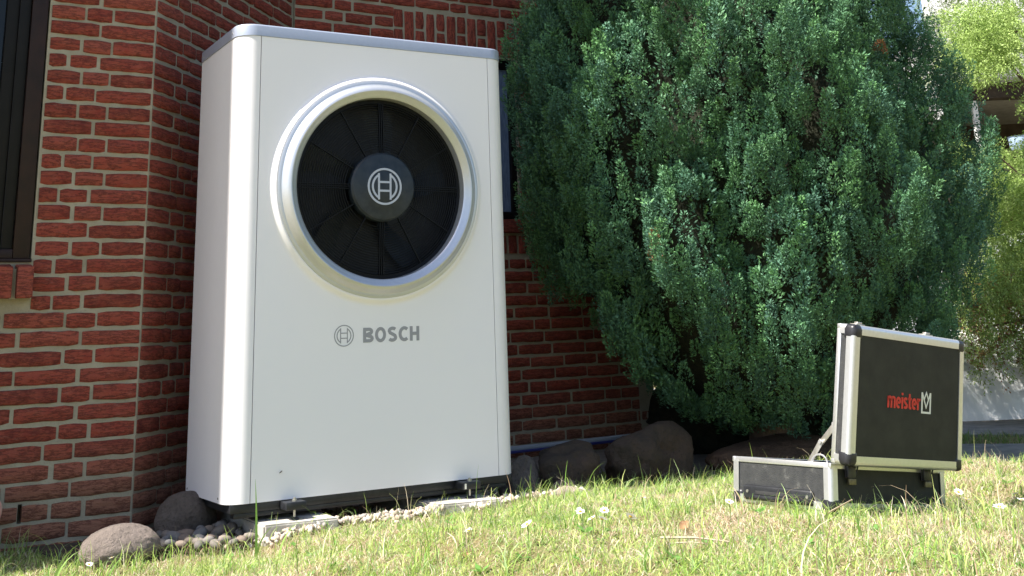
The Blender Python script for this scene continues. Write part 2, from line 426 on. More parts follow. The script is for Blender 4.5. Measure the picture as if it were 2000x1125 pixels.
# paved yard beyond the lawn, with a strip of grass left open
def slab_strip(name, y_off0, y_off1, m, zz):
    V = []; Fc = []
    P0 = np.array([2.75, -2.2]); D = np.array([.62, .78])           # strips run across the view
    Nn = np.array([.80, .60]); L = np.array([-.60, .80])
    A = P0 + Nn * y_off0; B = P0 + Nn * y_off1
    k = 0
    q = [A - L * 4, A + L * 5.2, B + L * 5.2, B - L * 4]
    V = [(p[0], p[1], zz) for p in q] + [(p[0], p[1], zz - .05) for p in q]
    Fc = [(0, 1, 2, 3)[::-1], (0, 1, 5, 4), (1, 2, 6, 5), (2, 3, 7, 6), (3, 0, 4, 7)]
    o = link(name, mesh_from(name, V, Fc), m); return tag(o, kind='structure')
slab_strip('pavement', 1.05, 2.25, M['paving'], -.118)
slab_strip('path', 2.75, 8.5, M['paving'], -.118)

# ------------------------------------------------------------------ the house
C1 = Vector((-.26, .55)); C2 = Vector((.648, 1.5)); ZT = 3.1; ZB = -.30
COURSE, JOINT, BH = .0655, .0125, .053
BW_S, BW_H, BW_T = .205, .0965, .155
house = empty('brick_house', (0, 1.5, -.13), label='red brick house with brown window and angled bay behind the white unit', cat='house')
HO = Vector((0, 1.5, -.13))
def hpart(name, me, m, parent=None, loc=(0, 0, 0), rot=None):
    o = link(name, me, m, parent or house)
    base = HO if parent is None else Vector((0, 0, 0))
    o.location = Vector(loc) - base
    if rot is not None: o.rotation_euler = rot
    return o
# walls as recessed mortar faces, each with its own local frame: x along, y outwards(-), z up
def wall_frame(a, b):
    d = (b - a); L = d.length; ang = math.atan2(d.y, d.x); return a, ang, L
MR = .0075
def wall_mesh(name, x0, x1, holes, t=.11, z0=ZB, z1=ZT):
    """vertical slab from x0..x1 with rectangular holes, front face at y=MR"""
    xs_ = sorted({x0, x1, *[h[0] for h in holes], *[h[1] for h in holes]}); zs_ = sorted({z0, z1, *[h[2] for h in holes], *[h[3] for h in holes]})
    xs_ = [x for x in xs_ if x0 <= x <= x1]; zs_ = [z for z in zs_ if z0 <= z <= z1]
    bm = bmesh.new(); vd = {}
    def V(x, y, z):
        k = (round(x, 5), round(y, 5), round(z, 5))
        if k not in vd: vd[k] = bm.verts.new(k)
        return vd[k]
    solid = lambda i, j: 0 <= i < len(xs_) - 1 and 0 <= j < len(zs_) - 1 and not any(h[0] - 1e-6 <= xs_[i] and xs_[i + 1] <= h[1] + 1e-6 and h[2] - 1e-6 <= zs_[j] and zs_[j + 1] <= h[3] + 1e-6 for h in holes)
    for i in range(len(xs_) - 1):
        for j in range(len(zs_) - 1):
            if not solid(i, j): continue
            a, b, c, d = xs_[i], xs_[i + 1], zs_[j], zs_[j + 1]
            bm.faces.new([V(a, MR, c), V(b, MR, c), V(b, MR, d), V(a, MR, d)])
            bm.faces.new([V(a, t, c), V(a, t, d), V(b, t, d), V(b, t, c)])
            if not solid(i - 1, j): bm.faces.new([V(a, MR, c), V(a, MR, d), V(a, t, d), V(a, t, c)])
            if not solid(i + 1, j): bm.faces.new([V(b, MR, c), V(b, t, c), V(b, t, d), V(b, MR, d)])
            if not solid(i, j - 1): bm.faces.new([V(a, MR, c), V(a, t, c), V(b, t, c), V(b, MR, c)])
            if not solid(i, j + 1): bm.faces.new([V(a, MR, d), V(b, MR, d), V(b, t, d), V(a, t, d)])
    return bm_mesh(bm, name)
# brick variants
def brick_mesh(L, H, D, seed, nx=6, chunky=1.0):
    r = random.Random(seed); V = []; Fc = []
    ix = [-L / 2 + L * i / nx for i in range(nx + 1)]
    b = .0045
    top = [r.uniform(-.0025, .0015) * chunky for _ in ix]; bot = [r.uniform(-.0015, .003) * chunky for _ in ix]
    rows = 4
    for i, x in enumerate(ix):
        e = i in (0, nx)
        xo = x + (r.uniform(-.0025, .0015) if e else r.uniform(-.004, .004))
        zt = H / 2 + top[i] - (r.uniform(-.0005, .0022) if e else 0); zb = -H / 2 + bot[i] + (r.uniform(-.0005, .0022) if e else 0)
        yf = (.004 if e else 0) + r.uniform(-.0012, .0022)
        V += [(xo, D, zb), (xo, yf + b, zb), (xo * (1 - .0), yf - r.uniform(0, .0012), zb + b), (xo, yf - r.uniform(-.0005, .001), (zt + zb) / 2 + r.uniform(-.006, .006)),
              (xo, yf - r.uniform(0, .0012), zt - b), (xo, yf + b, zt), (xo, D, zt)]
    m = 7
    for i in range(nx):
        for k in range(m - 1):
            a = i * m + k; Fc.append((a, a + m, a + m + 1, a + 1))
    Fc.append(tuple(range(m))); Fc.append(tuple(nx * m + k for k in range(m))[::-1])
    me = mesh_from('brick', V, Fc, True); me.set_sharp_from_angle(angle=rad(55)); me.materials.append(M['brick']); return me
VAR = {}
for nm, L, nx in (('S', BW_S, 6), ('H', BW_H, 4), ('T', BW_T, 5)):
    VAR[nm] = [brick_mesh(L, BH, .045, s * 7 + len(nm) + nx, nx) for s in range(9)]
VAR['V'] = [brick_mesh(BW_S, BH, .045, 900 + s, 5, .7) for s in range(5)]
VAR['v'] = [brick_mesh(BW_H, BH, .045, 950 + s, 4, .7) for s in range(5)]
all_bricks = []     # (wall, mesh, local loc, local rot, world centre, size key)
def add_brick(wall, key, L, x, z, rotz_wall, org, vert=False, y=0.0, scale=None):
    me = rnd.choice(VAR[key]); nomL = {'S': BW_S, 'H': BW_H, 'T': BW_T, 'V': BW_S, 'v': BW_H}[key]
    s = (L / nomL, 1, 1 + rnd.uniform(-.05, .04))
    rz = rnd.uniform(-.006, .006)
    rot = (0, (math.pi / 2 if vert else 0) + rz, 0)
    yy = y + rnd.uniform(-.0028, .0022)
    wc = (org[0] + math.cos(rotz_wall) * x, org[1] + math.sin(rotz_wall) * x, z)
    all_bricks.append([wall, me, (x, yy, z), rot, s, wc, L])
Z0 = -.218
def lay(wall, org, ang, x0, x1, zmin, zmax, excl, anchor_right=False, seed=1, pattern=None):
    """lay courses between x0 and x1; excl = list of (xa, xb, za, zb)"""
    r = random.Random(seed)
    row = 0; z = Z0
    while z < zmax:
        if z > zmin:
            segs = [(x0, x1)]
            for (xa, xb, za, zb) in excl:
                if za - .02 < z < zb + .02:
                    ns = []
                    for a, b in segs:
                        if xb <= a or xa >= b: ns.append((a, b)); continue
                        if xa - a > .04: ns.append((a, xa))
                        if b - xb > .04: ns.append((xb, b))
                    segs = ns
            for a, b in segs:
                right = anchor_right
                L = b - a; seq = []; pos = 0.0
                first = ['S', 'T'][row % 2]
                prev = None; hc = 0
                while pos < L - .03:
                    if not seq: k = first
                    elif row % 2 == 1 and len(seq) == 1: k = 'H'
                    elif L < .6 and row % 2 == 1: k = 'T'
                    else:
                        k = 'H' if (r.random() < .34 and hc == 0) else 'S'
                    hc = hc + 1 if k == 'H' else 0
                    ln = {'S': BW_S, 'T': BW_T, 'H': BW_H}[k] + r.uniform(-.004, .004)
                    j = JOINT + r.uniform(-.003, .004)
                    rem = L - pos
                    if ln + j > rem - .035: ln = rem - (0 if False else .001); k = 'S' if ln > .17 else ('T' if ln > .12 else 'H'); j = 0
                    if ln > .24: ln2 = ln - BW_H - JOINT; seq.append(('T' if ln2 < .17 else 'S', pos, ln2)); pos += ln2 + JOINT; ln = BW_H; k = 'H'
                    seq.append((k, pos, ln)); pos += ln + j
                for k, p0, ln in seq:
                    xc = (b - p0 - ln / 2) if right else (a + p0 + ln / 2)
                    add_brick(wall, k, ln, xc, z + r.uniform(-.002, .002), ang, org)
        z += COURSE; row += 1
# wall one: front wall with the brown window
wo1 = (C1.x, C1.y)
SILLX = -.665 - C1.x
W1H = [(-2.6, SILLX - .005, .845, 2.9)]
wall1 = hpart('wall', wall_mesh('wall', -3.2, -.004, W1H + [(-.392, -.378, -.052, .012)]), M['mortar'], loc=(C1.x, C1.y, 0))
lay(wall1, wo1, 0, -1.6, -.010, ZB, ZT - .9, [(-9, SILLX + .004, .70, 2.9), (-.394, -.379, -.052, .01)], True, 5)
# wall two: angled bay wall
a2 = math.atan2(C2.y - C1.y, C2.x - C1.x); L2 = (C2 - C1).length
wall2 = hpart('wall', wall_mesh('wall', .003, L2 + .03, []), M['mortar'], loc=(C1.x, C1.y, 0), rot=(0, 0, a2))
lay(wall2, wo1, a2, .009, L2 - .008, ZB, ZT - .3, [], False, 8)
# wall three: back wall with a window under a soldier course
WX0, WX1, WZ0, WZ1 = 1.25 - C2.x, 2.0 - C2.x, 1.14, 2.06
X3 = 2.85 - C2.x
wall3 = hpart('wall', wall_mesh('wall', .01, X3, [(WX0, WX1, WZ0 - .07, WZ1)]), M['mortar'], loc=(C2.x, C2.y, 0))
LX0, LX1 = 1.228 - C2.x, 2.10 - C2.x
lay(wall3, (C2.x, C2.y), 0, .012, X3 - .002, ZB, ZT - .3, [(LX0 - .003, LX1 + .003, 2.075, 2.275), (WX0 - .004, WX1 + .004, WZ0 - .15, WZ1 + .02), (WX0 - .06, WX1 + .06, .955, 1.03)], False, 21)
k = 0; x = LX0 + BH / 2
while x < LX1:                                                   # soldier course
    if k % 2: add_brick(wall3, 'V', .209, x, 2.175, 0, (C2.x, C2.y), True)
    else:
        add_brick(wall3, 'v', .098, x, 2.235, 0, (C2.x, C2.y), True); add_brick(wall3, 'v', .096, x, 2.122, 0, (C2.x, C2.y), True)
    x += .0655; k += 1
x = WX0 - .03
while x < WX1 + .06:                                             # brick on edge under the window
    add_brick(wall3, 'v', .098, x, 1.0, 0, (C2.x, C2.y), True); x += .0655
# return face at the far corner; unseen left wing added as shadow caster
hpart('wall', wall_mesh('wall', 0, 4, []), M['mortar'], loc=(2.85, 1.5, 0), rot=(0, 0, rad(90)))
shadow_wing = box_obj('wall', (-2.6 - 0, 1.6 - 1.5 + .65, 3.8 + .13), (2.7, 2.3, 8.2), M['mortar'], house)
shadow_wing.location = (0, 0, -.5)
shadow_wing.location = (0, -.0, 0)
# fix the added wing: spans X -3.95..-1.25, front face at Y=.17
for v in shadow_wing.data.vertices:
    v.co = Vector((-1.25 if v.co.x > -2.6 else -5.0, .198 - 1.5 if v.co.y < .75 else 4 - 1.5, (-.3 if v.co.z < 3 else 7.6) + .13))
box_obj('wall', (.8, 1.55 + 2.2, 5.2 + .13 - 0), (4.1, 4.2, 4.2), M['mortar'], house).location = (0, -.0, 0)
up = house.children[-1]
for v in up.data.vertices:                                       # storey above the bay, out of frame
    v.co = Vector((2.84 if v.co.x > .8 else -1.2, (2.4 if v.co.y < 3.7 else 5.5) - 1.5, (3.1 if v.co.z < 5 else 6.0) + .13))

# ceiling over the rooms behind the walls
cp_ = [(-3.2, .56), (-.27, .56), (.64, 1.51), (2.84, 1.51), (2.84, 5.4), (-3.2, 5.4)]
V_ = [(x, y - 1.5, z + .13) for z in (3.0, 3.12) for x, y in cp_]
link('ceiling', mesh_from('ceiling', V_, [tuple(range(6))[::-1], tuple(range(6, 12))] + [(i, (i + 1) % 6, 6 + (i + 1) % 6, 6 + i) for i in range(6)]), M['mortar'], house)
# sill of brick on edge under window one
sill = hpart('window_sill', None, None, loc=(C1.x, C1.y, 0))
bmS = bmesh.new(); bm_box(bmS, (-1.55 + SILLX, -.000, .765), (3.1, .06, .108), 0)
sill_m = link('mortar_bed', bm_mesh(bmS, 'mortar_bed'), M['mortar'], sill)
def sill_brick_mesh(seed):
    r = random.Random(seed); bm = bmesh.new()
    bm_box(bm, (0, 0, 0), (.0545, .105, .128), .004, 2)
    for v in bm.verts:
        v.co += Vector((r.uniform(-.001, .001), r.uniform(-.001, .001), r.uniform(-.001, .001)))
        if v.co.z > .05: v.co.z -= (.05 - v.co.y) * .16
    me = bm_mesh(bm, 'brick', True, 40); me.materials.append(M['brick']); return me
sbm = [sill_brick_mesh(s) for s in range(3)]
x = SILLX - .029; k = 0
while x > -1.2:
    o = link('brick', sbm[k % 3], None, sill, loc=(x, -.015, .778), rot=(rad(0), rnd.uniform(-.01, .01), 0)); x -= .070; k += 1

# window one: dark brown frame, casement and pane
win1 = hpart('window', None, None, loc=(C1.x, C1.y, 0))
wx = SILLX - .010
def wbar(name, x0, x1, y0, y1, z0, z1, m, par, bev=.003):
    return box_obj(name, ((x0 + x1) / 2, (y0 + y1) / 2, (z0 + z1) / 2), (x1 - x0, y1 - y0, z1 - z0), m, par, bev)
wbar('frame', wx - .058, wx, .012, .09, .858, 2.86, M['window_wood'], win1)
wbar('frame', -2.5, wx - .0585, .012, .09, .858, .893, M['window_wood'], win1)
wbar('casement', wx - .0995, wx - .060, .026, .085, .8935, 2.86, M['window_dark'], win1)
wbar('casement', wx - .145, wx - .100, .034, .085, .8935, 2.86, M['window_dark'], win1)
wbar('casement', -2.5, wx - .1455, .034, .085, .8935, .945, M['window_dark'], win1)
wbar('pane', -2.5, wx - .1455, .060, .072, .9455, 2.86, M['glass_dark'], win1, 0)
wbar('seal', wx - .0996, wx - .0988, .0245, .028, .90, 2.86, M['dark_steel'], win1, 0)
wbar('sill_board', -2.9, wx + .006, -.004, .108, .8452, .8572, M['window_wood'], win1, .002)
# window three
win3 = hpart('window', None, None, loc=(C2.x, C2.y, 0))
wbar('frame', WX0 + .001, WX1 - .001, .03, .10, WZ0, WZ0 + .045, M['window_dark'], win3)
wbar('frame', WX0 + .001, WX1 - .001, .03, .10, WZ1 - .05, WZ1 - .001, M['window_dark'], win3)
wbar('frame', WX0 + .001, WX0 + .05, .03, .10, WZ0 + .046, WZ1 - .051, M['window_dark'], win3)
wbar('frame', WX1 - .035, WX1 - .001, .03, .10, WZ0 + .046, WZ1 - .051, M['window_dark'], win3)
wbar('pane', WX0 + .051, WX1 - .036, .055, .065, WZ0 + .047, WZ1 - .052, M['glass_reflection'], win3, 0)
wbar('sill_tile', WX0 - .05, WX1 + .06, -.03, .105, WZ0 - .075, WZ0 - .003, M['brick'], win3, .006)

# which bricks can the picture show?
def inside_poly(u, v, poly):
    c = False; n = len(poly)
    for i in range(n):
        x1, y1 = poly[i]; x2, y2 = poly[(i + 1) % n]
        if (y1 > v) != (y2 > v) and u < (x2 - x1) * (v - y1) / (y2 - y1) + x1: c = not c
    return c
unitP = [(400, 135), (455, 62), (520, 58), (960, 102), (988, 920), (500, 985), (372, 960)]
treeP = [(1010, -400), (990, 80), (1010, 300), (1030, 500), (1090, 600), (1180, 700), (1290, 770), (1400, 840), (1700, 860), (1990, 500), (1900, 0)]
cand = []; rest = []
for b in all_bricks:
    u, v, dd = proj(b[5]); u = float(u); v = float(v)
    px = b[6] * F_PX / float(dd)
    if -30 < u < 2030 and -20 < v < 1100 and not inside_poly(u, v, unitP) and not inside_poly(u, v, treeP): cand.append((-px, b))
    else: rest.append(b)
cand.sort(key=lambda c: c[0])
vis = [b for _, b in cand[:298]]; rest += [b for _, b in cand[298:]]
print('bricks visible', len(cand), 'rest', len(rest))
for wall, me, loc, rot, s, wc, L in vis:
    o = bpy.data.objects.new('brick', me); col.objects.link(o); o.parent = wall; o.location = loc; o.rotation_euler = rot; o.scale = s
for wll in (wall1, wall2, wall3):
    Vs = []; Ts = []; n0 = 0
    for wall, me, loc, rot, s, wc, L in rest:
        if wall is not wll: continue
        Mx = Matrix.LocRotScale(Vector(loc), __import__('mathutils').Euler(rot), Vector(s))
        Vs += [Mx @ v.co for v in me.vertices]; Ts += [tuple(i + n0 for i in p.vertices) for p in me.polygons]; n0 += len(me.vertices)
    if Vs:
        me2 = mesh_from('brickwork', Vs, Ts, True); me2.set_sharp_from_angle(angle=rad(55))
        link('brickwork', me2, M['brick'], wll)['kind'] = 'stuff'

# ------------------------------------------------------------------ the white outdoor unit
UW0, UW1, UD, UH, CR = -.0842, 1.0523, .513, 1.64, .07
HP = Vector((.484, .256, -.062))
unit = empty('heat_pump', HP, label='tall white outdoor unit with big round black fan grille and silver top edge', cat='heat pump')
def upart(name, me, m, parent=None, loc=(0, 0, 0), rot=None):
    o = link(name, me, m, parent or unit); o.location = Vector(loc) - (HP if parent is None else Vector((0, 0, 0)))
    if rot is not None: o.rotation_euler = rot
    return o
def arc(cx, cy, r, a0, a1, n): return [(cx + r * math.cos(rad(a0 + (a1 - a0) * i / n)), cy + r * math.sin(rad(a0 + (a1 - a0) * i / n))) for i in range(n + 1)]
def sheet(outline, z0, z1, t, name, inward_left=True):
    """open profile extruded in z with thickness t (towards the left of travel)"""
    pts = [Vector(p) for p in outline]; V = []; Fc = []; n = len(pts)
    off = []
    for i, p in enumerate(pts):
        d = (pts[min(i + 1, n - 1)] - pts[max(i - 1, 0)]).normalized(); off.append(p + Vector((-d.y, d.x)) * t)
    for p, q in zip(pts, off): V += [(p.x, p.y, z0), (p.x, p.y, z1), (q.x, q.y, z1), (q.x, q.y, z0)]
    for i in range(n - 1):
        a = i * 4; b = a + 4
        for k in range(4): Fc.append((a + k, b + k, b + (k + 1) % 4, a + (k + 1) % 4))
    Fc += [(0, 1, 2, 3), tuple((n - 1) * 4 + k for k in (3, 2, 1, 0))]
    me = mesh_from(name, V, Fc, True); me.set_sharp_from_angle(angle=rad(35)); return me
left_prof = [(UW0 + .03, UD), (UW0 + .008, UD), (UW0, UD - .008), (UW0, CR)] + arc(UW0 + CR, CR, CR, 180, 270, 14)[1:] + [(-.0022, 0), (-.0022, .012)]
upart('side_panel', sheet(left_prof, 0, UH, .0025, 'side_panel'), M['casing'])
right_prof = [(.9703, .012), (.9703, 0), (UW1 - CR, 0)] + arc(UW1 - CR, CR, CR, 270, 360, 14)[1:] + [(UW1, UD - .008), (UW1 - .008, UD), (UW1 - .03, UD)]
upart('side_panel', sheet(right_prof, 0, UH, .0025, 'side_panel'), M['casing'])
upart('back_panel', sheet([(UW1 - .031, UD - .004), (UW0 + .031, UD - .004)], 0, UH, .002, 'back_panel'), M['casing'])
FX, FZ, FR = .4827, 1.0833, .4326
# front panel with a pressed swelling round the fan opening
def front_panel():
    x0, x1 = .0006, .9676; V = []; Fc = []; n = 144
    def rim(t):
        c, s = math.cos(t), math.sin(t); rx = (x1 - FX if c > 0 else FX - x0) / max(abs(c), 1e-9); rz = (UH - FZ if s > 0 else FZ) / max(abs(s), 1e-9); return min(rx, rz)
    angs = [2 * math.pi * k / n for k in range(n)]
    for cx, cz in ((x0, 0), (x1, 0), (x0, UH), (x1, UH)):
        a = math.atan2(cz - FZ, cx - FX) % (2 * math.pi)
        i = min(range(n), key=lambda j: abs(angs[j] - a)); angs[i] = a
    prof = [(.4155, -.0155), (.4185, -.0165), (.4225, -.0150), (.4270, -.0105), (.4320, -.0055), (.4370, -.0022), (.4425, -.0006), (.449, 0)]
    m = len(prof) + 3
    for t in angs:
        R_ = rim(t); c, s = math.cos(t), math.sin(t)
        ring = [(r, y) for r, y in prof]
        ring += [(.449 + (R_ - .449) * .5, 0), (R_, 0), (R_, .010)]
        for r, y in ring: V.append((FX + r * c, y, FZ + r * s))
    for k in range(n):
        for i in range(m - 1): Fc.append((k * m + i, ((k + 1) % n) * m + i, ((k + 1) % n) * m + i + 1, k * m + i + 1))
    me = mesh_from('front_panel', V, Fc, True); me.set_sharp_from_angle(angle=rad(40)); return me
upart('front_panel', front_panel(), M['casing_front'])
box_obj('inner_frame', (FX - HP.x, .30 - HP.y, .82 - HP.z), (1.08, .38, 1.62), M['black'], unit)
# ring
ring_prof = [(.4160, -.010), (.4150, -.0185), (.4075, -.0215), (.4025, -.0215), (.3985, -.024), (.3930, -.031), (.3860, -.040), (.3790, -.0455), (.3735, -.0470),
             (.3690, -.0455), (.3650, -.0420), (.3560, -.0370), (.3500, -.0335), (.3470, -.030), (.3460, -.024), (.3455, .045)]
upart('fan_ring', lathe_mesh(ring_prof, 160, 'fan_ring', ang=28), M['silver'], loc=(FX, 0, FZ))
# grille: concentric wires and spokes, one part of joined wires plus the spokes
def ring_tube(r, y, tr, n=96, k=5):
    V = []; Fc = []
    for i in range(n):
        t = 2 * math.pi * i / n
        for j in range(k):
            p = 2 * math.pi * j / k; rr = r + tr * math.cos(p); V.append((rr * math.cos(t), y + tr * math.sin(p), rr * math.sin(t)))
    for i in range(n):
        for j in range(k): Fc.append((i * k + j, ((i + 1) % n) * k + j, ((i + 1) % n) * k + (j + 1) % k, i * k + (j + 1) % k))
    return V, Fc
grille = upart('fan_grille', lathe_mesh([(.3450, .004), (.3300, .0), (.3285, .006), (.3440, .012)], 96, 'fan_grille', closed=True), M['grille'], loc=(FX, 0, FZ))
r = .150; i = 0
rings = []
while r < .326:
    bul = -.012 * math.cos((r / .33) * math.pi / 2)
    V, Fc = ring_tube(r, .004 + bul, .0024, 80, 5); me = mesh_from('grille_wire', V, Fc, True); link('grille_wire', me, M['grille'], grille); r += .0092; i += 1
for k in range(12):
    a = rad(30 * k + 0); wdt = (.011 if k % 3 == 0 else .0035)
    offs = (-.008, 0, .008) if k % 3 == 0 else (0,)
    bm = bmesh.new()
    for o_ in offs:
        P = []
        for j in range(7):
            rr = .125 + (.330 - .125) * j / 6; P.append((rr, .0015 - .012 * math.cos((rr / .33) * math.pi / 2) - .002, o_))
        for j in range(6):
            bm_box(bm, ((P[j][0] + P[j + 1][0]) / 2, (P[j][1] + P[j + 1][1]) / 2, o_), (P[j + 1][0] - P[j][0] + .0003, .009, .0026 if len(offs) > 1 else .003))
    o = link('spoke', bm_mesh(bm, 'spoke'), M['grille'], grille); o.rotation_euler = (0, -a, 0)
# fan blades behind the grille
fan = upart('fan', lathe_mesh([(0, .09), (.10, .09), (.10, .16)], 40, 'fan'), M['grille'], loc=(FX, 0, FZ))
for k in range(5):
    V = []; Fc = []; n1, n2 = 8, 8
    for i in range(n1 + 1):
        for j in range(n2 + 1):
            rr = .10 + .225 * i / n1; t = rad(72 * k + 10 + 22 * (i / n1) ** 1.2) + rad(46 + 8 * i / n1) * (j / n2 - .5); V.append((rr * math.cos(t), .07 + .075 * (j / n2) + .01 * i / n1, rr * math.sin(t)))
    for i in range(n1):
        for j in range(n2): a = i * (n2 + 1) + j; Fc.append((a, a + 1, a + n2 + 2, a + n2 + 1))
    link('fan_blade', mesh_from('fan_blade', V, Fc, True), M['hub'], fan)
back = upart('fan_shroud', lathe_mesh([(.3452, .045), (.340, .20), (0, .20)], 64, 'fan_shroud'), M['grille'], loc=(FX, 0, FZ))
hub = upart('hub_cap', lathe_mesh([(.0, -.040), (.072, -.0395), (.074, -.0385), (.110, -.036), (.125, -.032), (.1315, -.024), (.1325, -.012), (.131, .012), (0, .012)], 96, 'hub_cap', ang=30), M['hub'], loc=(FX, 0, FZ))
# flat lettering and emblem tools ------------------------------------------------
def ribbon(bm, pts, wd, th, closed=False):
    """flat stroke in the XZ plane, thickness towards -Y"""
    P = [Vector((p[0], p[1])) for p in pts]; n = len(P); L = []; R_ = []
    for i in range(n):
        if closed: a, b = P[(i - 1) % n], P[(i + 1) % n]
        else: a, b = P[max(i - 1, 0)], P[min(i + 1, n - 1)]
        d1 = (P[i] - a); d2 = (b - P[i])
        if d1.length < 1e-9: d1 = d2
        if d2.length < 1e-9: d2 = d1
        d1.normalize(); d2.normalize(); t = (d1 + d2)
        t = d1 if t.length < 1e-6 else t.normalized()
        nn = Vector((-t.y, t.x)); c = max(.5, nn.dot(Vector((-d1.y, d1.x)))); o = nn * (wd / 2 / c)
        L.append(P[i] + o); R_.append(P[i] - o)
    f = []; 
    vL = [bm.verts.new((p.x, -th, p.y)) for p in L]; vR = [bm.verts.new((p.x, -th, p.y)) for p in R_]
    bL = [bm.verts.new((p.x, 0, p.y)) for p in L]; bR = [bm.verts.new((p.x, 0, p.y)) for p in R_]
    m = n if closed else n - 1
    for i in range(m):
        j = (i + 1) % n
        bm.faces.new((vL[i], vR[i], vR[j], vL[j])); bm.faces.new((vL[i], vL[j], bL[j], bL[i])); bm.faces.new((vR[i], bR[i], bR[j], vR[j]))
    if not closed:
        bm.faces.new((vL[0], bL[0], bR[0], vR[0])); bm.faces.new((vL[-1], vR[-1], bR[-1], bL[-1]))
def circ(cx, cz, rx, rz, a0, a1, n): return [(cx + rx * math.cos(rad(a0 + (a1 - a0) * i / n)), cz + rz * math.sin(rad(a0 + (a1 - a0) * i / n))) for i in range(n + 1)]
def emblem(R_, lw, th):
    bm = bmesh.new()
    ribbon(bm, circ(0, 0, R_ - lw / 2, R_ - lw / 2, 0, 360, 72)[:-1], lw, th, True)
    x = R_ * .34; ra = R_ * .70
    z = math.sqrt(ra * ra - x * x); a = math.degrees(math.atan2(z, x))
    for s in (1, -1):
        a0, a1 = (a, -a) if s > 0 else (180 - a, 180 + a)
        pts = circ(0, 0, ra, ra, a0, a1, 18)
        ribbon(bm, pts, lw, th)
        ribbon(bm, [(s * x, z + lw * .9), (s * x, -z - lw * .9)], lw, th * .98)
    for zz in (R_ * .235, -R_ * .235): ribbon(bm, [(-x + lw / 2, zz), (x - lw / 2, zz)], lw, th * .96)
    return bm
link('emblem', bm_mesh(emblem(.0705, .0078, .0012), 'emblem'), M['logo_silver'], hub, loc=(0, -.0398, 0))
upart('emblem', bm_mesh(emblem(.0385, .0036, .0006), 'emblem'), M['print_grey'], loc=(.3355, -.0002, .5375))
def glyphs(h):
    s = .0120; H = h; g = {}
    g['B'] = (.0405, [([(s / 2, 0), (s / 2, H)], 0), ([(s, H - s / 2)] + circ(.0235, H * .75 - .0005, .0105, H * .25 - s / 2 + .0005, 90, -90, 8) + [(s, H * .5)], 0), ([(s, H * .5)] + circ(.0245, H * .25 + .001, .0115, H * .25 - s / 2 + .001, 90, -90, 8) + [(s, s / 2)], 0)])
    g['O'] = (.0445, [(circ(.0222, H / 2, .0222 - s / 2, H / 2 + .001 - s / 2, 0, 360, 28)[:-1], 1)])
    g['S'] = (.0375, [(circ(.0195, H * .73, .0135, H * .27 - s / 2 + .001, 35, 180, 10) + [(.0095, H * .60), (.0195, H * .51), (.0290, H * .41)] + circ(.0185, H * .27, .0135, H * .27 - s / 2 + .001, 10, -150, 11), 0)])
    g['C'] = (.0390, [(circ(.0235, H / 2, .0235 - s / 2, H / 2 + .001 - s / 2, 48, 312, 22), 0)])
    g['H'] = (.0395, [([(s / 2, 0), (s / 2, H)], 0), ([(.0395 - s / 2, 0), (.0395 - s / 2, H)], 0), ([(s, H / 2), (.0395 - s, H / 2)], 0)])
    return g, s
G, sw = glyphs(.0530); x = .4108
for ch in 'BOSCH':
    adv, strokes = G[ch]; bm = bmesh.new()
    for si, (pts, cl) in enumerate(strokes): ribbon(bm, pts, sw, .0006 + .00012 * si, bool(cl))
    upart('letter', bm_mesh(bm, 'letter'), M['print_grey'], loc=(x, -.0002, .5100)); x += adv + .0070
# top cap: silver band with rounded corners and softly rounded upper edge
def cap_mesh():
    prof = [(.0005, UH + .0008), (.003, UH + .0008), (.003, UH + .038), (.0018, UH + .0425), (-.001, UH + .0448), (-.006, UH + .0458), (-.2, UH + .050)]
    base = []
    x0, x1, y1 = UW0, UW1, UD; 
    base += arc(x0 + CR, CR, CR, 180, 270, 14) + arc(x1 - CR, CR, CR, 270, 360, 14) + arc(x1 - .012, y1 - .012, .012, 0, 90, 4) + arc(x0 + .012, y1 - .012, .012, 90, 180, 4)
    P = [Vector(p) for p in base]; n = len(P); V = []; Fc = []
    for i, p in enumerate(P):
        d = (P[(i + 1) % n] - P[(i - 1) % n]).normalized(); nn = Vector((d.y, -d.x))
        for o, z in prof: q = p + nn * o; V.append((q.x, q.y, z))
    m = len(prof)
    for i in range(n):
        for k in range(m - 1): Fc.append((i * m + k, ((i + 1) % n) * m + k, ((i + 1) % n) * m + k + 1, i * m + k + 1))
    Fc.append(tuple(i * m + m - 1 for i in range(n)))
    Fc.append(tuple(i * m for i in range(n))[::-1])
    me = mesh_from('top_cap', V, Fc, True); me.set_sharp_from_angle(angle=rad(45)); return me
cap = upart('top_cap', cap_mesh(), M['cap'])
for y, z in ((CR + .012, UH + .021), (UD - .03, UH + .018)):
    link('screw', tube_mesh([(UW0 - .0045, y, z), (UW0 - .0020, y, z)], [.0035, .0045], 8, 'screw'), M['zinc'], cap)
for y, z in ((.09, .016), (UD - .03, .016)): upart('screw', tube_mesh([(UW0 - .0015, y, z), (UW0 + .001, y, z)], .0035, 8, 'screw'), M['dark_steel'])
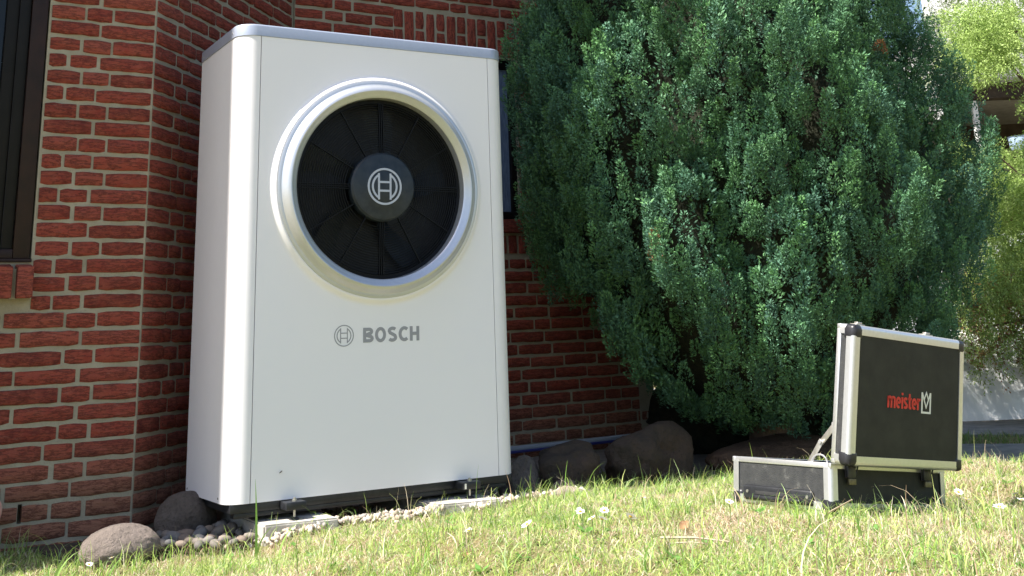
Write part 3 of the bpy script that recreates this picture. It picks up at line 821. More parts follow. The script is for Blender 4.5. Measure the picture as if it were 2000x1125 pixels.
# base frame
base = upart('base_frame', None, None)
def bbox(name, x0, x1, y0, y1, z0, z1, m, par=base, bev=.002):
    o = box_obj(name, ((x0 + x1) / 2, (y0 + y1) / 2, (z0 + z1) / 2), (x1 - x0, y1 - y0, z1 - z0), m, par, bev); return o
bbox('base_tray', UW0 + .02, UW1 - .02, .016, UD - .02, -.030, .0005, M['black'], base)
bbox('rail', UW0 + .035, UW1 - .04, .024, .064, -.0475, -.0305, M['black'], base)
bbox('rail', UW0 + .035, UW1 - .04, UD - .09, UD - .05, -.0475, -.0305, M['black'], base)
def clamp(x):
    c = upart('clamp_foot', None, None, loc=(x, 0, 0))
    bbox('clamp_block', -.036, .036, -.062, .020, -.0290, -.0035, M['black'], c, .003)
    bbox('clamp_label', -.0315, -.0245, -.0632, -.0615, -.026, -.008, M['white_print'], c, 0) if x > .5 else None
    link('bolt', tube_mesh([(0, -.040, .009), (0, -.040, -.0625)], .0042, 10, 'bolt'), M['zinc'], c)
    link('nut', tube_mesh([(0, -.040, -.0035), (0, -.040, .0030)], .0085, 6, 'nut'), M['zinc'], c)
    link('washer', tube_mesh([(0, -.040, -.0618), (0, -.040, -.0565), (0, -.040, -.053)], [.017, .0155, .008], 14, 'washer'), M['dark_steel'], c)
    return c
clamp(.142); clamp(.820)

# concrete slabs under the unit
def slab(name, q, zt, th, lab):
    V = [(p[0], p[1], zt) for p in q] + [(p[0], p[1], zt - th) for p in q]
    bm = bmesh.new(); vs = [bm.verts.new(v) for v in V]
    bm.faces.new(vs[:4][::-1]); bm.faces.new(vs[4:])
    for i in range(4): bm.faces.new((vs[i], vs[(i + 1) % 4], vs[4 + (i + 1) % 4], vs[4 + i]))
    bmesh.ops.recalc_face_normals(bm, faces=bm.faces)
    bmesh.ops.bevel(bm, geom=list(bm.edges), offset=.006, segments=2, affect='EDGES')
    bmesh.ops.subdivide_edges(bm, edges=[e for e in bm.edges if e.calc_length() > .1], cuts=6, use_grid_fill=True)
    r = random.Random(len(lab))
    for v in bm.verts: v.co += Vector((r.uniform(-1, 1), r.uniform(-1, 1), r.uniform(-.3, .3))) * .0012
    c = Vector((sum(p[0] for p in q) / 4, sum(p[1] for p in q) / 4, zt - th))
    for v in bm.verts: v.co -= c
    o = link(name, bm_mesh(bm, name, True, 35), M['concrete'], loc=c); tag(o, lab, 'concrete slab', 'slabs under the unit'); return o
slab('concrete_slab', [(.022, -.085), (.275, -.112), (.285, .61), (.035, .61)], -.0622, .072, 'pale concrete slab under the left foot of the white unit')
slab('concrete_slab', [(.655, -.100), (.895, -.150), (.925, .60), (.675, .60)], -.0622, .072, 'pale concrete slab under the right foot of the white unit')
# insect on the front panel
fl = empty('insect', (.105, -.004, .092), label='tiny dark insect sitting low on the white front panel', cat='insect')
bmf = bmesh.new(); bmesh.ops.create_uvsphere(bmf, u_segments=8, v_segments=6, radius=.0028)
for v in bmf.verts: v.co = Vector((v.co.x * 1.6 + v.co.z * .5, v.co.y, v.co.z * 1.1 + v.co.x * .6))
link('body', bm_mesh(bmf, 'body', True), M['fly'], fl)
bmf = bmesh.new()
for s in (-1, 1): bmf.faces.new([bmf.verts.new(p) for p in ((0, -.002, 0), (-.006, -.003, s * .002 - .003), (-.008, -.003, s * .002 - .006), (-.003, -.002, -.003))])
link('wing', bm_mesh(bmf, 'wing'), M['dark_steel'], fl)
# pipe along the house plinth
p0 = Vector(on_y(900, 888, 1.44)); p1 = Vector(on_y(1250, 850, 1.44))
pp = empty('pipe', p0, label='thin grey and blue pipe running low along the brick wall', cat='pipe')
link('tube', tube_mesh([(0, 0, 0), p1 - p0], .0135, 12, 'tube'), M['pipe'], pp)
link('blue_edge', tube_mesh([(0, -.001, -.013), p1 - p0 + Vector((0, -.001, -.013))], .0105, 10, 'blue_edge'), M['pipe_blue'], pp)

# ------------------------------------------------------------------ the case on the lawn
Mc = Matrix(((*CASE_R[0], CASE_T[0]), (*CASE_R[1], CASE_T[1]), (*CASE_R[2], CASE_T[2]), (0, 0, 0, 1)))
case = empty('tool_case', (0, 0, 0), label='open black tool case with aluminium edges standing on the lawn', cat='tool case')
case.matrix_world = Mc
def cpart(name, me, m, parent): return link(name, me, m, parent)
body = box_obj('case_base', (CW / 2, 0, 0), (.001, .001, .001), M['case_black'], case)
def panel_set(parent, w_, d_, h_, open_top, m_big, m_side, T_):
    """five panels of an open box: floor at z=0, open at z=h_. T_ maps local"""
    t = .007
    out = []
    bm = bmesh.new(); bm_box(bm, (w_ / 2, d_ / 2, t / 2), (w_ - .004, d_ - .004, t)); out.append(('panel', bm, m_big))
    bm = bmesh.new(); bm_box(bm, (w_ / 2, t / 2 + .002, h_ / 2), (w_ - .016, t, h_ - .002)); out.append(('panel', bm, m_big))
    bm = bmesh.new(); bm_box(bm, (w_ / 2, d_ - t / 2 - .002, h_ / 2), (w_ - .016, t, h_ - .002)); out.append(('panel', bm, m_big))
    bm = bmesh.new(); bm_box(bm, (t / 2 + .002, d_ / 2, h_ / 2), (t, d_ - .004, h_ - .002)); out.append(('side', bm, m_side))
    bm = bmesh.new(); bm_box(bm, (w_ - t / 2 - .002, d_ / 2, h_ / 2), (t, d_ - .004, h_ - .002)); out.append(('side', bm, m_side))
    for nme, bm, m in out:
        for v in bm.verts: v.co = T_ @ v.co
        bmesh.ops.recalc_face_normals(bm, faces=bm.faces)
        link('panel', bm_mesh(bm, 'panel'), m, parent)
def corner_profile(a, b, n1, n2, wd=.024, name='edge_trim'):
    """aluminium angle with rounded outside, from a to b; n1,n2 outward normals of the two faces it wraps"""
    a, b, n1, n2 = Vector(a), Vector(b), Vector(n1), Vector(n2); e = .0022
    sec = [-n2 * wd + n1 * e]
    rr = .010
    c0 = -n1 * (rr - e) - n2 * (rr - e)
    for i in range(7):
        t = rad(90 * i / 6); sec.append(c0 + n1 * rr * math.cos(t) + n2 * rr * math.sin(t))
    sec += [-n1 * wd + n2 * e, -n1 * wd, Vector((0, 0, 0)) - n1 * .004 - n2 * .004, -n2 * wd]
    V = [a + s for s in sec] + [b + s for s in sec]; n = len(sec)
    Fc = [(i, (i + 1) % n, n + (i + 1) % n, n + i) for i in range(n)] + [tuple(range(n)), tuple(n + i for i in range(n))[::-1]]
    me = mesh_from(name, V, Fc, True)
    bm = bmesh.new(); bm.from_mesh(me); bmesh.ops.recalc_face_normals(bm, faces=bm.faces); bm.to_mesh(me); bm.free()
    me.set_sharp_from_angle(angle=rad(30)); return me
def corner_ball(c, n, s=.021, name='corner_cap'):
    """rounded black plastic corner shell; c corner point, n three outward signs as vectors"""
    bm = bmesh.new(); bmesh.ops.create_cube(bm, size=2 * s)
    bmesh.ops.bevel(bm, geom=list(bm.edges) + list(bm.verts), offset=s * .62, segments=4, profile=.5, affect='EDGES')
    me = bm_mesh(bm, name, True, 60); return me
def trims(parent, w_, d_, h_, T_, floor=True, wd=.022, verts_=True):
    X, Y, Z = Vector((1, 0, 0)), Vector((0, 1, 0)), Vector((0, 0, 1)); g = .024
    R3 = T_.to_3x3()
    def cp(a, b, n1, n2, wdd=wd): link('edge_trim', corner_profile(T_ @ Vector(a), T_ @ Vector(b), R3 @ n1, R3 @ n2, wdd), M['alu'], parent)
    for (x_, sx) in ((0, -X), (w_, X)):
        for (y_, sy) in ((0, -Y), (d_, Y)):
            cp((x_, y_, g), (x_, y_, h_ - .010), sx, sy)
    cp((g, 0, 0), (w_ - g, 0, 0), -Y, -Z); cp((g, d_, 0), (w_ - g, d_, 0), Y, -Z)
    cp((0, g, 0), (0, d_ - g, 0), -X, -Z); cp((w_, g, 0), (w_, d_ - g, 0), X, -Z)
    for x_, sx in ((0, 1), (w_, -1)):
        for y_, sy in ((0, 1), (d_, -1)):
            me = corner_ball(None, None, .0195)
            o = link('corner_cap', me, M['rubber'], parent); o.matrix_basis = Matrix.Translation(T_ @ Vector((x_ + sx * .0165, y_ + sy * .0165, .0165))) @ R3.to_4x4()
def rim(parent, w_, d_, h_, T_, hh=.013):
    """flat aluminium rim round the open edge"""
    for (c, s) in (((w_ / 2, .004, h_ - hh / 2), (w_ + .003, .010, hh)), ((w_ / 2, d_ - .004, h_ - hh / 2), (w_ + .003, .010, hh)), ((.004, d_ / 2, h_ - hh / 2), (.010, d_ - .0185, hh)), ((w_ - .004, d_ / 2, h_ - hh / 2), (.010, d_ - .0185, hh))):
        bm = bmesh.new(); bm_box(bm, c, s, .0015, 2)
        for v in bm.verts: v.co = T_ @ v.co
        bmesh.ops.recalc_face_normals(bm, faces=bm.faces)
        link('rim_trim', bm_mesh(bm, 'rim_trim', True, 40), M['alu'], parent)
Tb = Matrix.Identity(4)
bpy.data.objects.remove(body)
cbase = link('case_base', None, None, case)
panel_set(cbase, CW, CD, CH, True, M['case_black'], M['case_side'], Tb); trims(cbase, CW, CD, CH, Tb); rim(cbase, CW, CD, CH, Tb)
bm = bmesh.new(); bm_box(bm, (CW / 2, CD / 2, .03), (CW - .03, CD - .03, .04)); link('lining', bm_mesh(bm, 'lining'), M['foam'], cbase)
# lid: local box with floor = outer face. local x along hinge, y = up the lid, z = from outer face to rim
u_ = Vector((0, -math.sin(LA), math.cos(LA))); n_ = Vector((0, -math.cos(LA), -math.sin(LA)))
org = Vector((0, 0, CH)) + n_ * (LT + .001) + Vector((0, 0, .003))
Tl = Matrix(((1, u_.x, -n_.x, org.x), (0, u_.y, -n_.y, org.y), (0, u_.z, -n_.z, org.z), (0, 0, 0, 1)))
lid = link('lid', None, None, case)
panel_set(lid, CW, CD, LT, True, M['case_black'], M['case_side'], Tl); trims(lid, CW, CD, LT, Tl); rim(lid, CW, CD, LT, Tl)
# lettering on the lid: 'meister' in red and a white crown-like M box
Tt = Tl @ Matrix(((1, 0, 0, 0), (0, 0, 1, 0), (0, 1, 0, -.0005), (0, 0, 0, 1)))     # glyph XZ plane (thickness -Y) -> lid face
def put_glyph(bm, dx, dz, m, name):
    for v in bm.verts: v.co = Tl @ Vector((tu + (v.co.x + dx - tu) * 1.34, tv + (v.co.z + dz - tv) * 1.16, v.co.y - .0004))
    bmesh.ops.recalc_face_normals(bm, faces=bm.faces)
    link(name, bm_mesh(bm, name), m, lid)
xh = .0245; st = .0052
def small_glyph(ch):
    bm = bmesh.new(); R = lambda p, cl=False: ribbon(bm, p, st, .0006, cl)
    if ch == 'm':
        R([(st / 2, 0), (st / 2, xh)]); R([(st / 2, xh * .6)] + circ(.0072, xh - .0066, .0046, .0048, 150, 0, 6) + [(.0118, 0)]); R([(.0118, xh * .6)] + circ(.0170, xh - .0066, .0046, .0048, 150, 0, 6) + [(.0216, 0)]); return bm, .0242
    if ch == 'e':
        R([(.003, xh * .5), (.0125, xh * .5)]); R([(.0130, xh * .48)] + circ(.0078, xh / 2, .0052, xh / 2 - st / 2, 0, 305, 18)); return bm, .0155
    if ch == 'i':
        R([(st / 2, 0), (st / 2, xh)]); R([(st / 2, xh + .004), (st / 2, xh + .009)]); return bm, .0052
    if ch == 's':
        R(circ(.0066, xh * .72, .0042, xh * .28 - st / 2, 30, 200, 8) + [(.0066, xh * .5)] + circ(.0066, xh * .28, .0042, xh * .28 - st / 2, 20, -150, 8)); return bm, .0132
    if ch == 't':
        R([(.0045, xh + .008), (.0045, st * .8), (.0072, st / 2), (.0102, st / 2)]); R([(0, xh - st / 2), (.0102, xh - st / 2)]); return bm, .0100
    if ch == 'r':
        R([(st / 2, 0), (st / 2, xh)]); R([(st / 2, xh * .6)] + circ(.0078, xh - .0072, .0050, .0048, 160, 60, 5)); return bm, .0095
tu, tv = .140, .143
x = tu
for ch in 'meister':
    bm, adv = small_glyph(ch); put_glyph(bm, x, tv, M['red'], 'letter'); x += adv + .0010
x += .003
bm = bmesh.new(); wM = .026; hM = .043
ribbon(bm, [(0, hM), (0, 0), (wM, 0), (wM, hM)], .0042, .0006)
ribbon(bm, [(.000, hM), (wM * .5, hM * .25), (wM, hM)], .0034, .0007)
ribbon(bm, [(wM * .22, hM * .62), (wM * .5, hM), (wM * .78, hM * .62)], .0032, .0008)
put_glyph(bm, x + .002, tv - .004, M['white_print'], 'emblem')
# latches on the rim of the lid (top) and hinges at the back of the base
for xx in (.062, CW - .115):
    bm = bmesh.new(); bm_box(bm, (xx, CD + .0035, LT - .012), (.034, .005, .022), .001)
    for v in bm.verts: v.co = Tl @ v.co
    bmesh.ops.recalc_face_normals(bm, faces=bm.faces); la = link('latch', bm_mesh(bm, 'latch', True, 40), M['zinc'], lid)
    bm = bmesh.new(); bm_box(bm, (xx, CD + .0085, LT - .014), (.018, .005, .012), .001)
    for v in bm.verts: v.co = Tl @ v.co
    bmesh.ops.recalc_face_normals(bm, faces=bm.faces); link('latch_tongue', bm_mesh(bm, 'latch_tongue', True, 40), M['zinc'], la)
for xx in (.065, CW - .09):
    hg = link('hinge', None, None, cbase)
    bm = bmesh.new(); bm_box(bm, (xx, -.007, CH - .018), (.030, .012, .030), .002); link('hinge_leaf', bm_mesh(bm, 'hinge_leaf', True, 40), M['rubber'], hg)
    bm = bmesh.new(); bm_box(bm, (xx + .003, -.0085, CH - .041), (.026, .007, .014), .001); link('hinge_plate', bm_mesh(bm, 'hinge_plate', True, 40), M['brass'], hg)
    link('hinge_strap', tube_mesh([(xx + .022, -.006, CH - .024), (xx + .034, -.004, CH - .004)], .002, 6, 'hinge_strap'), M['rubber'], hg)
# recessed carrying handle on the left side
hd = link('handle', None, None, cbase)
def side_box(name, y0, y1, z0, z1, x0, x1, m, bev, par=hd):
    return box_obj(name, ((x0 + x1) / 2, (y0 + y1) / 2, (z0 + z1) / 2), (x1 - x0, y1 - y0, z1 - z0), m, par, bev, 3)
side_box('handle_plate', 0.055, .290, .010, .046, -.0085, .0015, M['black'], .006)
side_box('handle_slot', .095, .245, .024, .0330, -.0092, -.004, M['foam'], .001)
side_box('handle_grip', .090, .250, .0125, .0225, -.0155, -.006, M['rubber'], .004)
for yy in (.070, .272): link('rivet', tube_mesh([(-.0100, yy, .030), (-.0080, yy, .030)], .004, 10, 'rivet'), M['zinc'], hd)
# lid stay: two flat riveted links
def flat_link(p, q, wd, th, name, par, m=None):
    p, q = Vector(p), Vector(q); d = (q - p); L = d.length; d.normalize(); bm = bmesh.new()
    bm_box(bm, (0, 0, 0), (th, L + wd * .6, wd), .0012, 2, None)
    a = math.atan2(d.z, d.y)
    o = link(name, bm_mesh(bm, name, True, 40), m or M['zinc'], par); o.location = (p + q) / 2; o.rotation_euler = (a, 0, 0); return o
stay = link('lid_stay', None, None, case)
sx_ = .013
A_ = (sx_, .085, CH - .012); B_ = (sx_ + .001, .040, CH + .048); C_ = Vector((sx_, 0, CH)) + u_ * .092 - n_ * .004
flat_link(A_, B_, .015, .003, 'stay_link', stay); flat_link((sx_ + .004, B_[1], B_[2]), (sx_ + .004, C_.y, C_.z), .015, .003, 'stay_link', stay)
for q in (A_, B_, C_): link('rivet', tube_mesh([(q[0] - .006, q[1], q[2]), (q[0] - .001, q[1], q[2])], .005, 10, 'rivet'), M['alu'], stay)
hoop = [(.006, .040 + .024 * math.cos(rad(a)), CH + .018 * math.sin(rad(a))) for a in range(0, 181, 15)]
link('stay_hoop', tube_mesh(hoop, .0022, 6, 'stay_hoop'), M['alu'], stay)

# ------------------------------------------------------------------ boulders and pebbles
def boulder(name, c, s, m, seed, lab, cat='boulder', group='boulders along the house', flat=.0, sub=5, amp=.12, rot=0, rough=1.0):
    r = np.random.default_rng(seed); bm = bmesh.new(); bmesh.ops.create_icosphere(bm, subdivisions=sub, radius=1)
    dirs = r.normal(size=(10, 3)); dirs /= np.linalg.norm(dirs, axis=1)[:, None]; ks = r.normal(size=(14, 3)) * 2.3; ph = r.uniform(0, 6.3, 14)
    ks2 = r.normal(size=(10, 3)) * 7; 
    for v in bm.verts:
        p = np.array(v.co)
        f = 1 + amp * sum(math.sin(k @ p + q) for k, q in zip(ks, ph)) / 4 + amp * .12 * sum(math.sin(k @ p) for k in ks2) / 2
        for d in dirs[:6]:
            h = d @ p
            if h > .78: f *= 1 - (1 - .78 / h) * .6 * rough
        q3 = Vector(p) * 1.0 + Vector((seed * 3.1, seed, 0))
        f += rough * .06 * mnoise.fractal(q3 * 2.2, 1.0, 2.0, 3) + .022 * mnoise.fractal(q3 * 9, 1.0, 2.0, 4) - rough * .03 * max(0, .12 - abs(mnoise.noise(q3 * 1.6))) / .12
        v.co = Vector(p * f)
    for v in bm.verts: v.co = Vector((v.co.x * s[0], v.co.y * s[1], v.co.z * s[2]))
    o = link(name, bm_mesh(bm, name, True), m, loc=c, rot=(0, 0, rot)); tag(o, lab, cat, group); return o
def bl(u0, u1, v0, v1, t, m, seed, lab, depth=.9, cat='boulder', grp='boulders along the house', sink=.25, **k):
    c = at((u0 + u1) / 2, (v0 + v1) / 2, t)
    w_ = np.linalg.norm(at(u0, v0, t) - at(u1, v0, t)) / 2; zt = at((u0 + u1) / 2, v0, t)[2]; zb = float(ground_z(c[0], c[1])) - .03
    h = (zt - zb) / 2
    return boulder('boulder', (c[0], c[1], (zt + zb) / 2), (w_ * 1.04, w_ * depth, h * 1.04), m, seed, lab, cat, grp, **k)
bl(156, 314, 1024, 1100, 4.22, M['stone_warm'], 14, 'grey rounded boulder in the grass before the brick corner, nearest to the camera', .8, rot=.3, amp=.05, rough=.3)
bl(300, 428, 960, 1060, 4.62, M['stone_grey'], 12, 'grey brown boulder tucked under the rear left corner of the white unit', .9, rot=.9, amp=.05, rough=.45)
bl(1172, 1362, 834, 950, 5.30, M['stone_dark'], 33, 'large dark brown boulder under the left edge of the conifer', .7, amp=.16)
bl(1360, 1700, 846, 935, 5.85, M['stone_brown'], 4, 'long reddish brown boulder directly behind the open case', .5, amp=.10)
bl(1042, 1182, 872, 965, 5.05, M['stone_dark'], 5, 'slanting dark grey boulder right of the unit below the blue pipe', .7, amp=.22)
bl(972, 1048, 902, 965, 4.95, M['stone_grey'], 6, 'small grey boulder half hidden by the unit right edge', .8, amp=.18)
bl(1072, 1132, 937, 978, 4.78, M['stone_grey'], 7, 'small round shaded stone behind the pale sunlit stone', .8)
bl(1083, 1142, 949, 990, 4.68, M['stone_pale'], 8, 'pale sunlit pointed stone at the lawn edge', .7, amp=.2)
bl(1025, 1078, 938, 970, 5.05, M['stone_dark'], 9, 'small angular grey stone between the pebbles and the dark boulder', .8, amp=.3)
# counted pebbles left of the slab
pm = []
for s in range(6):
    r = np.random.default_rng(70 + s); bm = bmesh.new(); bmesh.ops.create_icosphere(bm, subdivisions=2, radius=1); ks = r.normal(size=(6, 3)) * 1.8; ph = r.uniform(0, 6, 6)
    sc_ = (1, r.uniform(.6, .85), r.uniform(.45, .7))
    for v in bm.verts:
        p = np.array(v.co); f = 1 + .13 * sum(math.sin(k @ p + q) for k, q in zip(ks, ph)) / 2; v.co = Vector((p[0] * f, p[1] * f * sc_[1], p[2] * f * sc_[2]))
    me = bm_mesh(bm, 'pebble', True); me.materials.append(M['pebble_single']); pm.append(me)
def peb(x, y, z, s, grp, lab):
    o = link('pebble', rnd.choice(pm), loc=(x, y, z), rot=(rnd.uniform(-.5, .5), rnd.uniform(-.5, .5), rnd.uniform(0, 6.3))); o.scale = (s, s, s); tag(o, lab, 'pebble', grp)
n = 0; pl = []
for _ in range(4000):
    u, v = rnd.uniform(312, 500), rnd.uniform(1010, 1070)
    P = on_z(u, v, -.112)
    if P[0] > .005 or P[1] < -.07 or P[1] > .5: continue
    if any(math.hypot(P[0] - q[0], P[1] - q[1]) < .036 for q in pl): continue
    pl.append(P); 
    if len(pl) > 46: break
for P in pl: peb(P[0], P[1], -.110 + rnd.uniform(0, .012) + .04 * max(0, 1 - abs(P[0] + .05) / .1) * max(0, P[1]), rnd.uniform(.020, .030), 'cobbles left of the slab', 'grey brown cobble in the shaded heap left of the slab')
# gravel: mass of small pebbles round and under the unit
def gravel():
    protoV = []; 
    bm = bmesh.new(); bmesh.ops.create_icosphere(bm, subdivisions=1, radius=1); bv = np.array([v.co[:] for v in bm.verts]); bf = np.array([[v.index for v in f.verts] for f in bm.faces]); bm.free()
    pts = []
    while len(pts) < 4600:
        x, y = rng.uniform(-.12, 1.45), rng.uniform(-.20, .75)
        if (y < lawn_line(x) - .09 - .03 * math.sin(x * 17) - .02 * math.sin(x * 41)): continue
        if x < .03 and y < .0 - .05: continue
        if rng.random() > (1 if y < .25 else .5): continue
        pts.append((x, y))
    pts = np.array(pts); n = len(pts)
    s = rng.uniform(.006, .0165, n); z = ground_z(pts[:, 0], pts[:, 1]) + s * .45 + rng.uniform(0, .012, n) + .004
    V = np.empty((n, len(bv), 3)); 
    for i in range(n):
        A = rng.normal(size=(3, 3)); q, _ = np.linalg.qr(A); sc3 = np.array([1, rng.uniform(.55, .9), rng.uniform(.4, .75)]) * s[i]
        V[i] = (bv * (1 + rng.normal(size=(len(bv), 1)) * .17) * sc3) @ q + [pts[i, 0], pts[i, 1], z[i]]
    T = (bf[None] + (np.arange(n) * len(bv))[:, None, None]).reshape(-1, 3)
    pal = np.array([[.52, .44, .36], [.60, .53, .45], [.42, .33, .26], [.66, .61, .55], [.36, .32, .29], [.55, .42, .33]])
    c = np.repeat(pal[rng.integers(0, 6, n)] * rng.uniform(.8, 1.1, (n, 1)), len(bv), 0)
    return tri_mesh('gravel', V.reshape(-1, 3), T, c, True)
tag(link('gravel', gravel(), M['pebble']), kind='stuff')

# ------------------------------------------------------------------ lawn
def blades(x, y, L, wd, lean, az, colr, droop=.5, seg=3, zoff=0, tip=1.0):
    n = len(x); z = ground_z(x, y) + zoff
    S = np.linspace(0, 1, seg + 1)
    dirx, diry = np.cos(az), np.sin(az)
    V = np.zeros((n, seg + 1, 2, 3)); 
    fa = rng.uniform(0, 2 * np.pi, n); sxv, syv = np.cos(fa), np.sin(fa)
    for k, s in enumerate(S):
        a = lean * (s * .6 + droop * s * s)
        hx = L * s * np.sin(np.clip(a, 0, 1.9)); hz = L * s * np.cos(np.clip(a, 0, 1.9))
        wk = wd * (1 - s ** 1.6 * tip) / 2 + .0002
        cx, cy, cz = x + dirx * hx, y + diry * hx, z + np.maximum(hz, .002)
        V[:, k, 0] = np.stack([cx - sxv * wk, cy - syv * wk, cz], -1); V[:, k, 1] = np.stack([cx + sxv * wk, cy + syv * wk, cz], -1)
    m = (seg + 1) * 2; base = (np.arange(n) * m)[:, None]
    T = np.concatenate([np.stack([base[:, 0] + 2 * k, base[:, 0] + 2 * k + 1, base[:, 0] + 2 * k + 3, base[:, 0] + 2 * k + 2], -1) for k in range(seg)], 0)
    C = np.repeat(colr, m, 0)
    return V.reshape(-1, 3), T, C
def lawn_points(n, near_bias=1.0, edge=0.0):
    X = []; Y = []
    tot = 0
    while tot < n:
        k = n * 3
        t = 1.2 + rng.random(k) ** (1 / 1.2) * 4.6; a = rng.uniform(-.62, .62, k)
        th = math.atan2(RM[1, 1], RM[0, 1]) + a
        x = CAM[0] + t * np.cos(th); y = CAM[1] + t * np.sin(th)
        ok = (y < lawn_line(x) - .02 + edge + rng.normal(0, .02, k)) & (x + .35 * (y + 1) < 3.05 + rng.normal(0, .05, k)) & ~((x > .02) & (x < .9) & (y > -.125)) & (y < .545)
        l = np.stack([x - CASE_T[0], y - CASE_T[1]], -1) @ CASE_R[:2, :2]
        ok &= ~((l[:, 0] > -.004) & (l[:, 0] < CW + .004) & (l[:, 1] > -.004) & (l[:, 1] < CD + .004))
        X.append(x[ok]); Y.append(y[ok]); tot += ok.sum()
    return np.concatenate(X)[:n], np.concatenate(Y)[:n]
def patch(x, y, f=1.0):
    return .5 + .5 * np.sin(x * 3.1 * f + 1.3 * np.sin(y * 2.7 * f)) * np.sin(y * 3.7 * f + 1.1 * np.sin(x * 2.1 * f))
def grass():
    parts = []
    pal_g = np.array([[.32, .47, .10], [.44, .58, .14], [.19, .35, .07], [.54, .60, .22], [.34, .46, .20]])
    pal_s = np.array([[.68, .58, .42], [.58, .46, .31], [.76, .69, .54], [.46, .32, .21]])
    def colr(x, y, sfrac):
        n = len(x); ps = sfrac * (.25 + 1.5 * patch(x, y, 1.7) * (.5 + patch(x + 5, y - 3, 4.1)))
        g = pal_g[rng.integers(0, 5, n)]; s = pal_s[rng.integers(0, 4, n)]
        return np.where((rng.random(n) < ps)[:, None], s, g) * rng.uniform(.75, 1.15, (n, 1))
    # thatch of short, flat straws
    x, y = lawn_points(150000); parts.append(blades(x, y, rng.uniform(.010, .036, len(x)), rng.uniform(.001, .0022, len(x)), rng.uniform(1.0, 2.2, len(x)), rng.uniform(0, 6.3, len(x)), colr(x, y, .54), .6, 2))
    # short lawn blades
    x, y = lawn_points(150000); k = (patch(x, y, 2.3) * .9 + .35 > rng.random(len(x))); x, y = x[k], y[k]
    parts.append(blades(x, y, rng.gamma(4, .0048, len(x)) + .008, rng.uniform(.001, .0024, len(x)), rng.uniform(.1, 1.5, len(x)), rng.uniform(0, 6.3, len(x)), colr(x, y, .32), .7, 2))
    # longer blades in tufts
    cx, cy = lawn_points(650); nb = 14
    x = np.repeat(cx, nb) + rng.normal(0, .012, 650 * nb); y = np.repeat(cy, nb) + rng.normal(0, .012, 650 * nb)
    ok = y < lawn_line(x); x, y = x[ok], y[ok]
    parts.append(blades(x, y, rng.uniform(.03, .085, len(x)), rng.uniform(.0018, .0036, len(x)), rng.uniform(.1, 1.2, len(x)), rng.uniform(0, 6.3, len(x)), colr(x, y, .15), .8, 4))
    # single tall stalks near the camera
    cx, cy = lawn_points(240); 
    parts.append(blades(cx, cy, rng.uniform(.06, .15, 240), rng.uniform(.0018, .0035, 240), rng.uniform(.05, .7, 240), rng.uniform(0, 6.3, 240), colr(cx, cy, .35), .8, 5))
    # fringe along the beds
    n = 1500; x = rng.uniform(-1.1, 2.9, n); y = lawn_line(x) - rng.uniform(-.03, .06, n) - .02
    k = ~((x > -.05) & (x < 1.0) & (rng.random(n) < .8)); x, y = x[k], y[k]
    parts.append(blades(x, y, rng.uniform(.03, .10, len(x)), rng.uniform(.0018, .0034, len(x)), rng.uniform(.1, 1.0, len(x)), rng.uniform(0, 6.3, len(x)), colr(x, y, .15), .8, 4))
    # round the case
    n = 1300; s = rng.uniform(0, 2, n); lx = np.where(s < 1, s * CW, -.01 - rng.uniform(0, .03, n)); ly = np.where(s < 1, -.012 - rng.uniform(0, .035, n), (s - 1) * CD)
    P = (CASE_R[:2, :2] @ np.stack([lx, ly])).T + CASE_T[:2]
    parts.append(blades(P[:, 0], P[:, 1], np.where(s < 1, rng.uniform(.02, .062, n), rng.uniform(.010, .030, n)), rng.uniform(.0014, .003, n), rng.uniform(.1, 1.4, n), rng.uniform(0, 6.3, n), colr(P[:, 0], P[:, 1], .15), .8, 4))
    # the broad leaves that stick up at the left
    def one(u, v, z, L, wd, lean, az, c):
        p = on_z(u, v, z); parts.append(blades(np.array([p[0]]), np.array([p[1]]), np.array([L]), np.array([wd]), np.array([lean]), np.array([az]), np.array([c]), .35, 6))
    g1 = (.30, .46, .12); g2 = (.22, .40, .08)
    for a in ((500, 1100, -.11, .24, .0085, .05, 2.0, g2), (500, 1102, -.11, .13, .007, .5, 5.8, g1), (545, 1090, -.11, .13, .010, .55, -.4, g1), (470, 1085, -.11, .10, .010, .35, 2.6, g2), (480, 1080, -.11, .07, .009, .7, 2.8, g1),
              (105, 1125, -.10, .15, .010, .55, -.5, g1), (108, 1125, -.10, .13, .009, .6, -.45, g1), (95, 1120, -.10, .07, .007, .2, 1.5, g2), (205, 1122, -.10, .11, .008, .45, -.4, g1), (210, 1122, -.10, .10, .008, .5, -.3, g2), (20, 1120, -.10, .08, .006, .6, 2.7, g1),
              (1148, 975, -.09, .14, .006, .6, -.5, g1), (1035, 990, -.08, .16, .004, .08, 0, g2), (1220, 960, -.07, .10, .005, .9, -.5, g1), (930, 985, -.08, .15, .003, .1, 0, g1), (1105, 1005, -.05, .13, .004, .15, .2, g2)): one(*a)
    V = []; T = []; C = []; o = 0
    for v, t, c in parts: V.append(v); T.append(t + o); C.append(c); o += len(v)
    return tri_mesh('grass', np.concatenate(V), np.concatenate(T), np.concatenate(C), True)
go = tag(link('grass', grass(), M['grass']), kind='stuff')
